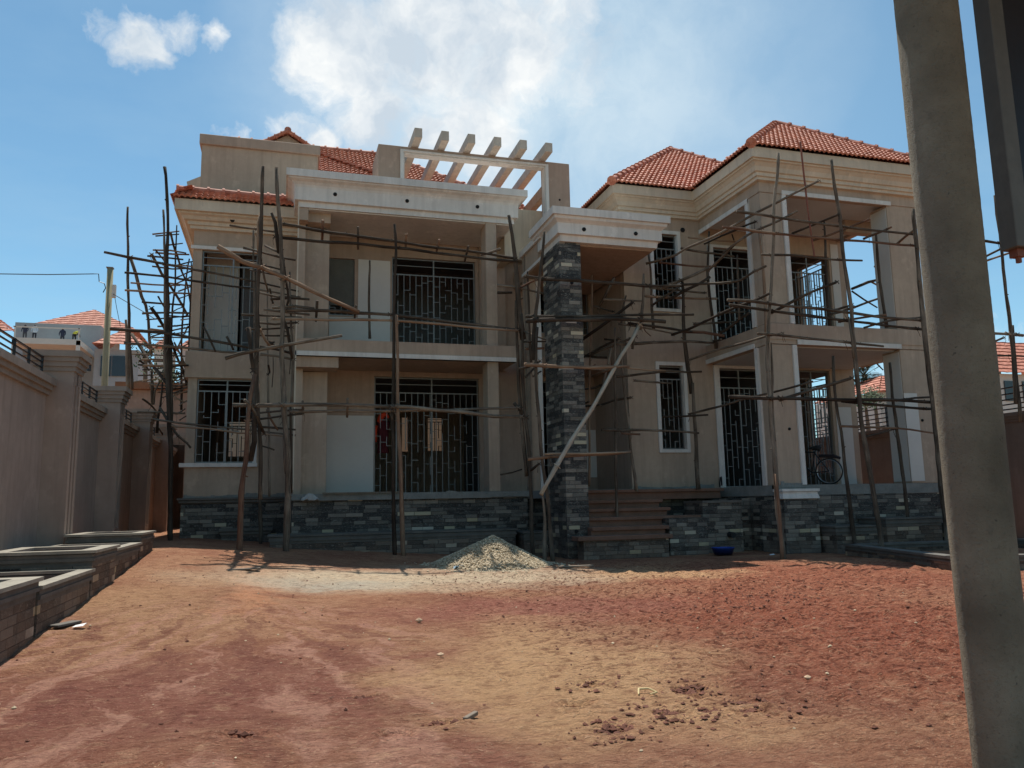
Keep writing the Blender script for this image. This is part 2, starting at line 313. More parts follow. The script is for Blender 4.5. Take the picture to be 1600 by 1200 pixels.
  ('b',0.048,[(-0.72,17.7,5.17),(-0.68,17.7,4.91),(-0.63,17.7,4.49),(-0.59,17.7,4.21)]),
  ('b',0.032,[(-0.49,18,5.19),(-0.37,18.17,4.99),(-0.24,18.3,4.85)]),
  ('l',0.034,[(-0.51,19,5.01),(-0.17,19,4.96),(0.21,19,4.87)]),
  ('l',0.034,[(-0.49,19,4.83),(-0.16,19,4.8),(0.27,19,4.72)]),
  ('p',0.03,[(-0.22,18.7,5.02),(-0.34,18.84,5.09),(-0.2,19,5.13)]),
  ('p',0.012,[(-0.2,18.5,4.7),(-0.19,18.5,4.35),(-0.21,18.5,3.98)]),
  ('p',0.012,[(0.18,18.5,4.63),(0.17,18.5,4.43),(0.16,18.5,4.29)]),
  ('l',0.045,[(-0.99,17.6,3.45),(-0.52,17.6,3.45),(0.01,17.6,3.48),(0.67,17.6,3.49),(1.36,17.6,3.5),(2.36,17.6,3.46)]),
  ('l',0.044,[(2.21,17.7,3.47),(2.78,17.7,3.47),(3.44,17.7,3.42),(4.11,17.7,3.37),(4.75,17.7,3.29),(5.4,17.7,3.28)]),
  ('l',0.033,[(0.21,17.9,3.37),(1.1,17.9,3.38),(2.4,17.9,3.41),(3.11,17.9,3.44),(3.7,17.9,3.44),(4.78,17.9,3.5),(5.4,17.9,3.53)]),
  ('p',0.025,[(-0.75,18.8,3.4),(0.01,18.19,3.41),(0.48,17.8,3.4)]),
  ('p',0.025,[(-0.6,18.8,3.27),(0.01,18.23,3.3),(0.45,17.8,3.3)]),
  ('b',0.034,[(-0.74,17.4,3.54),(-0.62,17.53,3.44),(-0.49,17.71,3.24),(-0.34,18,2.88)]),
  ('p',0.029,[(1.4,17.6,3.63),(1.42,18,3.27)]),
  ('p',0.025,[(0.44,17.6,3.56),(0.46,18,3.35)]),
  ('l',0.026,[(-0.61,19,3.14),(-0.12,19,3.12),(0.33,19,3.08)]),
  ('b',0.029,[(-0.3,18.6,3.49),(-0.21,18.74,3.27),(-0.06,18.9,3.05)]),
  ('b',0.023,[(-0.47,20,2.78),(-0.26,20,2.72),(-0.13,20,2.67)]),
  ('u',0.044,[(2.45,17.9,7.83),(2.5,17.9,7.18),(2.47,17.9,6.44),(2.46,17.9,5.72),(2.46,17.9,4.4),(2.43,17.9,3.44),(2.44,17.9,2.28),(2.48,17.9,0.92)]),
  ('u',0.05,[(2.49,17.8,5.61),(2.53,17.8,4.24),(2.52,17.8,3.43),(2.57,17.8,2.56),(2.61,17.8,1.57),(2.65,17.8,0.14)]),
  ('u',0.034,[(2.19,20.9,7.84),(2.2,20.9,6.72),(2.22,20.9,5.69)]),
  ('u',0.071,[(5.32,18.1,8.37),(5.39,18.1,7.9),(5.45,18.1,7.37),(5.51,18.1,6.56),(5.57,18.1,5.55),(5.61,18.1,5.24)]),
  ('u',0.046,[(5.46,18.1,6.19),(5.47,18.1,4.76),(5.49,18.1,3.97),(5.54,18.1,3.28),(5.59,18.1,2.59),(5.62,18.1,1.92)]),
  ('u',0.046,[(5.58,18,5.85),(5.56,18,4.74),(5.59,18,3.5),(5.66,18,2.73),(5.69,18,1.64),(5.72,18,0.63)]),
  ('b',0.046,[(5.33,18,3.65),(5.47,18,3.5),(5.62,18,3.31)]),
  ('p',0.02,[(5.03,18.2,1.96),(5.49,18.83,2.04),(5.91,19.4,2.14)]),
  ('l',0.032,[(5.13,18.6,6.69),(5.51,18.6,6.67),(5.85,18.6,6.64),(6.36,18.6,6.55)]),
  ('l',0.036,[(5.13,18.6,6.5),(5.51,18.6,6.53)]),
 ],
 'entrance':[
  ('u',0.048,[(5.85,17,7.62),(5.79,17,7.05),(5.68,17,6.27),(5.58,17,5.38),(5.52,17,4.53)]),
  ('u',0.047,[(5.6,16.9,5.27),(5.55,16.9,4.44),(5.57,16.9,3.22),(5.62,16.9,2.36),(5.69,16.9,1.76),(5.75,16.9,1.08),(5.83,16.9,0.05)]),
  ('u',0.043,[(5.63,16.95,1.54),(5.66,16.95,0.94),(5.65,16.95,0.07)]),
  ('u',0.03,[(5.61,17.6,6.8),(5.62,17.6,5.91),(5.63,17.6,5.13),(5.65,17.6,4.52)]),
  ('b',0.052,[(5.42,16.4,1.47),(5.85,16.55,2.08),(6.27,16.68,2.66),(7.01,16.91,3.63),(7.59,17.09,4.49),(8.11,17.23,5.16),(8.35,17.3,5.53)]),
  ('u',0.039,[(8.58,17.4,6.88),(8.55,17.4,6.26),(8.48,17.4,5.85),(8.43,17.4,5.44)]),
  ('l',0.047,[(5.37,17,6.5),(5.84,17.05,6.47),(6.67,17.13,6.51),(7.7,17.23,6.52),(8.59,17.31,6.53),(9.6,17.4,6.63)]),
  ('l',0.035,[(5.36,17,5.53),(6.3,17.09,5.61),(7.66,17.21,5.72),(8.73,17.3,5.81),(9.91,17.4,5.9)]),
  ('l',0.054,[(5.34,16.95,5.42),(6.6,17.04,5.53),(7.61,17.11,5.6),(8.3,17.15,5.62),(9.01,17.2,5.62)]),
  ('l',0.044,[(5.24,16.8,4.38),(5.72,16.86,4.38),(6.53,16.95,4.37),(7.54,17.06,4.42),(7.94,17.1,4.47)]),
  ('b',0.029,[(5.17,17,4.3),(5.38,17,4.36),(5.66,17,4.5)]),
  ('l',0.036,[(5.27,16.8,2.24),(5.82,16.87,2.3),(6.46,16.94,2.33),(7.45,17.05,2.39),(7.9,17.1,2.44)]),
  ('l',0.026,[(5.63,16.75,2.35),(6.75,16.88,2.38),(7.84,17,2.41)]),
  ('p',0.027,[(5.47,17.8,6.43),(5.55,17.39,6.44),(5.63,17,6.42)]),
  ('p',0.023,[(5.6,18,5.42),(5.76,17.64,5.23),(5.92,17.3,5.08)]),
  ('l',0.023,[(5.44,17.5,5.04),(6,17.5,5.08)]),
  ('l',0.035,[(5.6,17.8,4.94),(6.05,17.8,4.97)]),
  ('p',0.026,[(5.42,17.3,4.16),(5.67,17.57,4.39),(5.88,17.8,4.59)]),
  ('b',0.023,[(5.63,17.4,4.21),(5.89,17.6,4.37)]),
  ('b',0.029,[(5.56,17.5,2.03),(5.59,17,2.15)]),
  ('u',0.029,[(7.77,18.8,7.18),(7.72,18.8,6.06),(7.63,18.8,4.7),(7.57,18.8,3.62),(7.5,18.8,1.67)]),
  ('u',0.035,[(7.97,17.9,5.58),(7.93,17.9,4.56),(7.9,17.9,3.36),(7.85,17.9,2.34),(7.83,17.9,1.41),(7.83,17.9,0.46)]),
  ('u',0.036,[(8.2,18.1,5.17),(8.23,18.1,4.36),(8.31,18.1,3.39),(8.35,18.1,2.59),(8.47,18.1,1.52)]),
  ('b',0.04,[(7.28,18.6,5.34),(7.58,18.24,5.57),(7.87,17.88,5.8),(8.1,17.6,5.98),(8.24,17.4,6.11)]),
  ('b',0.037,[(7.84,18.6,6.24),(7.95,18.32,6.55),(8.05,18,6.9)]),
  ('b',0.025,[(7.61,18.4,6.25),(7.84,18.4,6.19),(8.16,18.4,6.12)]),
  ('b',0.036,[(7.64,18.7,5.05),(8.02,18.3,5.19),(8.38,17.91,5.31),(8.47,17.8,5.35)]),
  ('l',0.033,[(7.52,18.8,5.02),(7.87,18.8,4.99),(8.11,18.8,4.99)]),
  ('b',0.032,[(7.64,18.7,4.48),(7.69,17.98,4.48),(7.71,17.4,4.48)]),
  ('b',0.032,[(8.06,18.3,5.21),(7.92,18.3,4.71),(7.72,18.3,4.05),(7.56,18.3,3.64)]),
  ('u',0.029,[(8.54,18.4,6.57),(8.45,18.4,6.26),(8.38,18.4,5.83)]),
  ('p',0.024,[(7.94,18.5,5.41),(8.04,18,5.28)]),
  ('l',0.032,[(8.02,18,4.37),(8.42,18.08,4.42),(9.23,18.23,4.54),(9.62,18.31,4.61),(10.13,18.4,4.6),(10.67,18.5,4.65)]),
  ('l',0.038,[(8.03,18,5.2),(8.66,18.13,5.25),(9.77,18.34,5.38),(11.15,18.6,5.47)]),
  ('l',0.025,[(8.22,18.2,5.76),(8.86,18.32,5.73),(9.88,18.5,5.64)]),
  ('l',0.034,[(8.48,18.2,5.79),(9.23,18.34,5.77),(10.17,18.5,5.74),(11.32,18.7,5.73)]),
  ('l',0.034,[(7.47,17.8,3),(8.3,17.95,3.02),(9.35,18.13,3.03),(10.37,18.3,3)]),
  ('l',0.028,[(8,17.8,2.93),(8.48,17.8,2.9)]),
  ('l',0.029,[(9.47,18.5,3.43),(10.12,18.5,3.45),(10.79,18.5,3.49)]),
  ('b',0.016,[(8.76,18,5.71),(8.86,18,5.54),(9,18,5.43)]),
  ('u',0.032,[(8.59,18,5.53),(8.51,18,5.3),(8.47,18,5.08)]),
 ],
 'wing':[
  ('u',0.06,[(10.36,18.7,7.14),(10.34,18.7,6.07),(10.34,18.7,5.53),(10.41,18.7,4.76),(10.47,18.7,4.09)]),
  ('u',0.054,[(10.45,18.6,4.35),(10.45,18.6,3.47),(10.46,18.6,2.63),(10.45,18.6,1.55)]),
  ('u',0.044,[(11.39,18.9,8.7),(11.32,18.9,7.99),(11.26,18.9,7.52),(11.27,18.9,7.16),(11.33,18.9,6.53),(11.38,18.9,5.99),(11.4,18.9,5.36)]),
  ('u',0.04,[(9.64,19.2,8.05),(9.67,19.2,7.6),(9.68,19.2,7.06),(9.68,19.2,5.89)]),
  ('u',0.033,[(11.4,17.6,7.62),(11.37,17.6,6.89),(11.33,17.6,5.87)]),
  ('u',0.039,[(11.2,16.3,7.82),(11.22,16.3,7.42),(11.25,16.3,6.85),(11.25,16.3,6.12),(11.21,16.3,5.25)]),
  ('u',0.05,[(11.1,15.2,9.34),(11.02,15.2,8.68),(10.92,15.2,8.04),(10.73,15.2,6.49),(10.59,15.2,5.58),(10.46,15.2,4.39),(10.43,15.2,3.52),(10.44,15.2,2.67),(10.44,15.2,1.82),(10.47,15.2,0.99),(10.52,15.2,-0.05)]),
  ('u',0.036,[(10.59,15.25,4.77),(10.6,15.25,4.26),(10.57,15.25,3.82),(10.51,15.25,3.24),(10.5,15.25,2.53)]),
  ('u',0.042,[(10.39,15.1,1.82),(10.42,15.1,0.99),(10.43,15.1,0.11)]),
  ('u',0.052,[(12.42,15,9.23),(12.44,15,8.9),(12.5,15,8.24),(12.54,15,7.48),(12.56,15,7.02),(12.6,15,6.24),(12.63,15,5.56),(12.63,15,4.43),(12.65,15,3.39),(12.68,15,2.66),(12.77,15,1.87),(12.84,15,1.22),(12.91,15,0.26)]),
  ('u',0.029,[(12.55,15,5.4),(12.59,15,4.88),(12.59,15,4.43)]),
  ('u',0.068,[(14.7,15,8.21),(14.67,15,7.17),(14.65,15,6.37),(14.67,15,5.74),(14.66,15,4.8),(14.73,15,3.88),(14.74,15,2.9),(14.74,15,1.78),(14.73,15,0.68)]),
  ('u',0.037,[(13.55,16.8,8.43),(13.5,16.8,7.49),(13.46,16.8,6.63),(13.46,16.8,5.61)]),
  ('u',0.045,[(12.67,15.8,4.64),(12.66,15.8,3.95),(12.69,15.8,3.19),(12.75,15.8,2.43),(12.79,15.8,1.45),(12.88,15.8,0.32)]),
  ('u',0.041,[(14.6,16.2,7.99),(14.59,16.2,7.38),(14.6,16.2,6.7),(14.63,16.2,6.03),(14.67,16.2,5.5)]),
  ('u',0.046,[(14.31,15.8,4.53),(14.29,15.8,3.68),(14.34,15.8,3.13),(14.38,15.8,2.12),(14.39,15.8,1.2),(14.42,15.8,0.3)]),
  ('l',0.033,[(9.83,15.1,7.74),(10.48,15.1,7.73),(11.13,15.1,7.68),(12.66,15.1,7.61),(13.74,15.1,7.6),(14.74,15.1,7.6)]),
  ('l',0.032,[(9.45,15.1,7.34),(9.95,15.1,7.34),(10.62,15.1,7.3),(12.35,15.1,7.3),(13.62,15.1,7.3),(14.82,15.1,7.31)]),
  ('l',0.03,[(10.62,15.4,6.89),(11.48,15.4,6.92),(12.33,15.4,6.89),(13.43,15.4,6.92)]),
  ('l',0.037,[(9.46,15.1,5.66),(10,15.1,5.67),(10.49,15.1,5.64),(12.19,15.1,5.56),(13.43,15.1,5.48),(14.68,15.1,5.43)]),
  ('l',0.037,[(9.57,15.2,5.57),(10.68,15.2,5.49),(11.73,15.2,5.42),(12.96,15.2,5.35),(14.82,15.2,5.23)]),
  ('l',0.033,[(10.17,15.1,4.93),(11.1,15.1,4.9),(12.47,15.1,4.82),(13.53,15.1,4.76)]),
  ('l',0.044,[(9.35,15.1,3.49),(10.32,15.1,3.48),(11.99,15.1,3.48),(12.69,15.1,3.49),(13.76,15.1,3.5),(14.87,15.1,3.45)]),
  ('l',0.034,[(12.41,15.3,3.47),(13.2,15.3,3.42),(13.92,15.3,3.37),(15.03,15.3,3.33)]),
  ('l',0.031,[(14.12,15.5,3.54),(14.69,15.5,3.61),(15.17,15.5,3.64)]),
  ('l',0.027,[(12.66,15.7,2.93),(13.31,15.7,2.92),(14.26,15.7,2.9),(14.97,15.7,2.83),(15.47,15.7,2.77)]),
  ('p',0.023,[(12.76,15,2.63),(13.7,15.54,2.77),(14.54,16,2.93)]),
  ('p',0.034,[(9.36,18.8,7.6),(9.94,18.18,7.7),(10.08,17.98,7.8),(10.57,17.37,7.97),(10.86,16.95,8.12),(11.25,16.35,8.32),(11.56,15.84,8.46),(12.02,15,8.65)]),
  ('p',0.031,[(10.79,18.2,8.07),(10.9,17.72,8.08),(11.04,16.86,8.07),(11.12,16.3,8.03)]),
  ('p',0.034,[(11.1,18.6,7.46),(11.16,17.89,7.66),(11.18,17.29,7.82),(11.25,16.58,7.89),(11.32,15.95,7.87),(11.36,15,7.84)]),
  ('p',0.028,[(10.92,17.5,7.61),(10.96,17.01,7.69),(11,16.6,7.73)]),
  ('p',0.048,[(9.71,18.8,6.91),(10.31,18.71,7.16),(10.71,18.65,7.34),(11.04,18.6,7.51)]),
  ('p',0.043,[(9.98,18.8,6.64),(10.39,18.65,6.86),(10.72,18.53,7.02),(11.03,18.4,7.24)]),
  ('p',0.036,[(10.26,18.6,7.02),(10.64,17.74,6.84),(10.96,16.85,6.69),(11.06,16.35,6.79),(11.13,16,6.82)]),
  ('p',0.037,[(9.92,18.6,5.63),(10.07,18.05,5.65),(10.22,17.29,5.74),(10.37,16.21,5.82),(10.42,15.74,5.82),(10.46,15,5.83)]),
  ('p',0.031,[(10.28,18.4,4.93),(10.54,17.34,5.01),(10.7,16.54,5.02),(10.82,15.65,5.03),(10.86,15.2,4.98)]),
  ('p',0.03,[(10.17,18.4,3.49),(10.59,17.55,3.6),(10.85,16.92,3.7),(11.11,16.23,3.75),(11.32,15.53,3.81),(11.44,15,3.86)]),
  ('p',0.042,[(11.61,16.8,3.62),(11.83,16.38,3.72),(12.02,16.01,3.8),(12.29,15.43,3.89),(12.46,15,3.96)]),
  ('p',0.038,[(11.63,16.6,5.85),(11.9,15.84,6.03),(12.19,14.9,6.18)]),
  ('p',0.03,[(12.31,16.5,7.9),(12.43,15.72,7.89),(12.49,15,7.87)]),
  ('p',0.03,[(12.91,16.5,7.76),(13.1,16.01,7.78),(13.4,15,7.84)]),
  ('p',0.031,[(14.49,16.5,7.93),(14.27,15.79,7.81),(13.98,15,7.68)]),
  ('p',0.033,[(15.51,16.5,7.85),(15.2,15.85,7.82),(14.76,15,7.76)]),
  ('p',0.031,[(13.32,16.5,5.95),(13.11,16,5.87),(12.65,15,5.7)]),
  ('p',0.028,[(14.24,16.5,5.55),(14.47,15.86,5.6),(14.72,15,5.51)]),
  ('p',0.03,[(13.48,16.5,5.66),(13.57,15.8,5.61),(13.61,15,5.5)]),
  ('p',0.031,[(13.23,16.5,5.85),(12.97,15.73,5.72),(12.68,15,5.64)]),
  ('l',0.036,[(10.48,18.9,8.15),(11.29,18.9,8.08),(11.69,18.9,8.07),(12.13,18.9,8.03)]),
  ('l',0.031,[(9.7,18.7,7.63),(10.24,18.76,7.63),(10.93,18.83,7.65),(11.57,18.9,7.71)]),
  ('l',0.029,[(10.72,18.9,8.48),(11.31,18.9,8.47),(12.19,18.9,8.46)]),
  ('l',0.039,[(9.33,18.9,6.74),(10.4,18.9,6.73),(11.51,18.9,6.77)]),
  ('l',0.033,[(9.53,19,6.99),(10.39,19,6.99),(11.22,19,6.95)]),
  ('l',0.034,[(10.52,18.5,5.93),(11.02,18.5,5.97),(11.81,18.5,6.06)]),
  ('l',0.03,[(10.97,18,6.13),(11.78,18,6.21)]),
  ('p',0.042,[(11.28,18.5,5.68),(11.39,18.16,5.79),(11.48,17.77,5.95),(11.55,17.5,6.04)]),
  ('l',0.047,[(10.39,18.7,5.76),(10.74,18.37,5.67),(11.12,18,5.52)]),
  ('p',0.033,[(11.39,19,5.59),(10.7,17.5,5.31)]),
  ('p',0.021,[(11.28,17.6,8.17),(11.52,17.9,8.13)]),
  ('p',0.03,[(9.56,19,6.5),(9.85,18.73,6.73),(10.12,18.5,6.89)]),
 ],
 'far':[
  ('u',0.049,[(19.02,16.5,9.54),(19.01,16.5,8.98),(19.04,16.5,8.39),(19.03,16.5,7.42),(19.01,16.5,6.33),(19.04,16.5,5.44),(18.94,16.5,3.65)]),
  ('u',0.043,[(19.14,16.5,5.83),(19.08,16.5,4.91),(19.03,16.5,3.65),(19.02,16.5,3.17)]),
  ('l',0.04,[(17.64,16.5,8.19),(18.51,16.5,8.17),(19.29,16.5,8.12),(19.71,16.5,8.31)]),
  ('p',0.032,[(19.34,18,7.78),(19.3,17.22,8.03),(19.31,16.79,8.08),(19.29,16.4,8.12)]),
  ('p',0.032,[(19.36,18,7.92),(19.31,17.24,7.9),(19.19,16.4,7.85)]),
  ('l',0.048,[(17.31,16.5,5.61),(18.47,16.5,5.57),(19.48,16.5,5.55)]),
  ('p',0.033,[(18.28,17.5,5.25),(18.52,16.87,5.33),(18.65,16.4,5.45)]),
  ('l',0.028,[(17.32,16.6,4.94),(18.6,16.6,4.98),(19.52,16.6,5.01)]),
  ('l',0.044,[(16.51,19.5,7.5),(16.85,19.5,7.64),(17.1,19.5,7.75),(17.7,19.5,7.91),(18.7,19.5,8.28)]),
  ('b',0.029,[(16.51,19.5,7.44),(16.92,19.5,7.2),(17.37,19.5,6.98)]),
  ('l',0.034,[(16.31,19.5,6.85),(17.03,19.5,7.13),(17.71,19.5,7.36),(18.64,19.5,7.72)]),
  ('b',0.03,[(17.28,19.6,7.83),(17.8,19.6,7.6)]),
  ('p',0.03,[(17.5,19.6,8.31),(17.94,19.6,8.24)]),
  ('l',0.039,[(17.9,21,5.41),(18.51,21,5.56),(19.28,21,5.71)]),
  ('b',0.026,[(18.46,21,5.58),(18.73,21,5.33)]),
 ],
}# ---------------- mesh helpers ----------------
class MB:
    def __init__(s): s.v = []; s.f = []; s.uv = []; s.smooth = False
    def vert(s, x, y, z): s.v.append((x, y, z)); return len(s.v) - 1
    def poly(s, pts): i = len(s.v); s.v += [tuple(p) for p in pts]; s.f.append(tuple(range(i, i + len(pts))))
    def box(s, x0, x1, y0, y1, z0, z1):
        i = len(s.v)
        s.v += [(x0, y0, z0), (x1, y0, z0), (x1, y1, z0), (x0, y1, z0), (x0, y0, z1), (x1, y0, z1), (x1, y1, z1), (x0, y1, z1)]
        s.f += [(i, i + 3, i + 2, i + 1), (i + 4, i + 5, i + 6, i + 7), (i, i + 1, i + 5, i + 4), (i + 1, i + 2, i + 6, i + 5), (i + 2, i + 3, i + 7, i + 6), (i + 3, i, i + 4, i + 7)]
        return s
    def obox(s, c, ax, ay, hx, hy, z0, z1):
        ax = Vector((*ax, 0)).normalized(); ay = Vector((*ay, 0)).normalized(); i = len(s.v); c = Vector((*c, 0))
        for z in (z0, z1):
            for a, b in ((-1, -1), (1, -1), (1, 1), (-1, 1)):
                q = c + ax * hx * a + ay * hy * b; s.v.append((q.x, q.y, z))
        s.f += [(i, i + 3, i + 2, i + 1), (i + 4, i + 5, i + 6, i + 7), (i, i + 1, i + 5, i + 4), (i + 1, i + 2, i + 6, i + 5), (i + 2, i + 3, i + 7, i + 6), (i + 3, i, i + 4, i + 7)]
        return s
    def tube(s, pts, rad, n=7, caps=True, uv=False):
        pts = [Vector(p) for p in pts]; rings = []
        up = None; ln = 0
        for k, p in enumerate(pts):
            d = (pts[min(k + 1, len(pts) - 1)] - pts[max(k - 1, 0)]).normalized()
            if up is None: up = d.orthogonal().normalized()
            up = (up - d * up.dot(d)).normalized(); sd = d.cross(up)
            r = rad[k] if hasattr(rad, '__len__') else rad; i = len(s.v); rings.append(i)
            if k: ln += (p - pts[k - 1]).length
            for j in range(n):
                a = 2 * math.pi * j / n; rr = r * (1 + (random.uniform(-.13, .13) if uv else 0))
                q = p + (up * math.cos(a) + sd * math.sin(a)) * rr; s.v.append(tuple(q)); s.uv.append((j / n, ln))
        for a, b in zip(rings, rings[1:]):
            for j in range(n): s.f.append((a + j, a + (j + 1) % n, b + (j + 1) % n, b + j))
        if caps:
            s.f.append(tuple(rings[0] + j for j in reversed(range(n)))); s.f.append(tuple(rings[-1] + j for j in range(n)))
        return s
    def sweep(s, x0, x1, y0, y1, prof):
        """closed mitred moulding round a rectangle: prof = [(z, offset)]"""
        i = len(s.v)
        for z, o in prof: s.v += [(x0 - o, y0 - o, z), (x1 + o, y0 - o, z), (x1 + o, y1 + o, z), (x0 - o, y1 + o, z)]
        for k in range(len(prof) - 1):
            for j in range(4):
                a = i + 4 * k + j; b = i + 4 * k + (j + 1) % 4; s.f.append((a, b, b + 4, a + 4))
        s.f.append((i + 3, i + 2, i + 1, i)); e = i + 4 * (len(prof) - 1); s.f.append((e, e + 1, e + 2, e + 3)); return s
    def build(s, name, m, parent=None, bevel=0, smooth=None, origin=None):
        me = bpy.data.meshes.new(name); me.from_pydata(s.v, [], s.f); me.update()
        if s.uv and len(s.uv) == len(s.v):
            uvl = me.uv_layers.new(); vi = [0] * len(me.loops); me.loops.foreach_get('vertex_index', vi)
            uvl.data.foreach_set('uv', [c for k in vi for c in s.uv[k]])
        if smooth or s.smooth: me.polygons.foreach_set('use_smooth', [True] * len(me.polygons))
        o = bpy.data.objects.new(name, me); col.objects.link(o)
        if m: me.materials.append(m)
        if parent: o.parent = parent; o.matrix_parent_inverse = parent_inv(parent)
        if bevel:
            b = o.modifiers.new('bevel', 'BEVEL'); b.width = bevel; b.segments = 1; b.limit_method = 'ANGLE'; b.angle_limit = R(50)
        return o
def world_loc(o):
    l = Vector(o.location)
    while o.parent: o = o.parent; l += Vector(o.location)
    return l
def parent_inv(p): return Matrix.Translation(-world_loc(p)) if p.type == 'EMPTY' else Matrix.Identity(4)
def tag(o, label=None, cat=None, group=None, kind=None):
    if label: o['label'] = label
    if cat: o['category'] = cat; o['kind'] = 'thing'
    if group: o['group'] = group
    if kind: o['kind'] = kind
    return o
def thing(name, loc, label, cat, group=None):
    o = bpy.data.objects.new(name, None); o.empty_display_size = .3; o.location = loc; col.objects.link(o); return tag(o, label, cat, group)
def wall_x(mb, x0, x1, y0, y1, z0, z1, ops=()):
    xs = sorted({x0, x1, *[a for o in ops for a in o[:2]]}); zs = sorted({z0, z1, *[a for o in ops for a in o[2:]]})
    for a, b in zip(xs, xs[1:]):
        run = None
        for c, d in zip(zs, zs[1:]):
            hole = any(o[0] <= (a + b) / 2 <= o[1] and o[2] <= (c + d) / 2 <= o[3] for o in ops)
            if hole:
                if run: mb.box(a, b, y0, y1, *run); run = None
            else: run = (run[0], d) if run else (c, d)
        if run: mb.box(a, b, y0, y1, *run)
def wall_y(mb, x0, x1, y0, y1, z0, z1, ops=()):
    ys = sorted({y0, y1, *[a for o in ops for a in o[:2]]}); zs = sorted({z0, z1, *[a for o in ops for a in o[2:]]})
    for a, b in zip(ys, ys[1:]):
        run = None
        for c, d in zip(zs, zs[1:]):
            hole = any(o[0] <= (a + b) / 2 <= o[1] and o[2] <= (c + d) / 2 <= o[3] for o in ops)
            if hole:
                if run: mb.box(x0, x1, a, b, *run); run = None
            else: run = (run[0], d) if run else (c, d)
        if run: mb.box(x0, x1, a, b, *run)

def gz(x, y):
    A = min(.58, max(0, (y - 8.5) * .062)); wx = 1 if x < -2 else max(0, 1 - (x + 2) / 8.5) ** 1.25
    s = max(0, min(1, (x + 1) / 3)); t = max(0, min(1, (y - 14.3) / 3.6)); return A * wx * (1 - s * (1 - t))

# ---------------- ground ----------------
def gbump(x, y):
    n = noise.noise(Vector((x * .35, y * .35, 0))) * .06 + noise.noise(Vector((x * 1.1, y * 1.1, 5))) * .03
    n += noise.noise(Vector((x * 3.1, y * 3.1, 9))) * .016
    rr = max(0, min(1, (x - 1.5 - max(0, 8 - y) * .1) / 2.5)) * max(0, min(1, (15 - y) / 2))
    n += rr * (.05 * abs(noise.noise(Vector((x * 3.4, y * 3.4, 2)))) + .045 * max(0, noise.noise(Vector((x * 7, y * 7, 3)))) - .05 * max(0, noise.noise(Vector((x * 5, y * 8, 6))) - .12) + .012 * noise.noise(Vector((x * 22, y * 22, 3))))
    fine = noise.noise(Vector((x * 8, y * 8, 1))) * .009 + noise.noise(Vector((x * 19, y * 19, 4))) * .006 - .03 * max(0, noise.noise(Vector((x * 3, y * 6, 11))) - .35)
    fade = max(0, min(1, (16.5 - y) / 2))
    return n * (.35 + .65 * fade) + fine
MOIST_SHADE = [(-.17, 4.92, .085, .035), (-.63, 4.42, .08, .03), (.57, 5.72, .075, .04), (.95, 4.88, .12, .03), (.66, 4.67, .09, .02), (2.78, 5.23, .14, .10), (2.34, 4.66, .16, .08), (1.86, 4.43, .12, .09), (2.6, 4.64, .13, .06), (2.86, 4.6, .22, .06), (2.16, 5.55, .12, .05), (1.86, 5.0, .1, .06)]
PRINTS = [(a, b) for a, b, _a, _b in MOIST_SHADE]
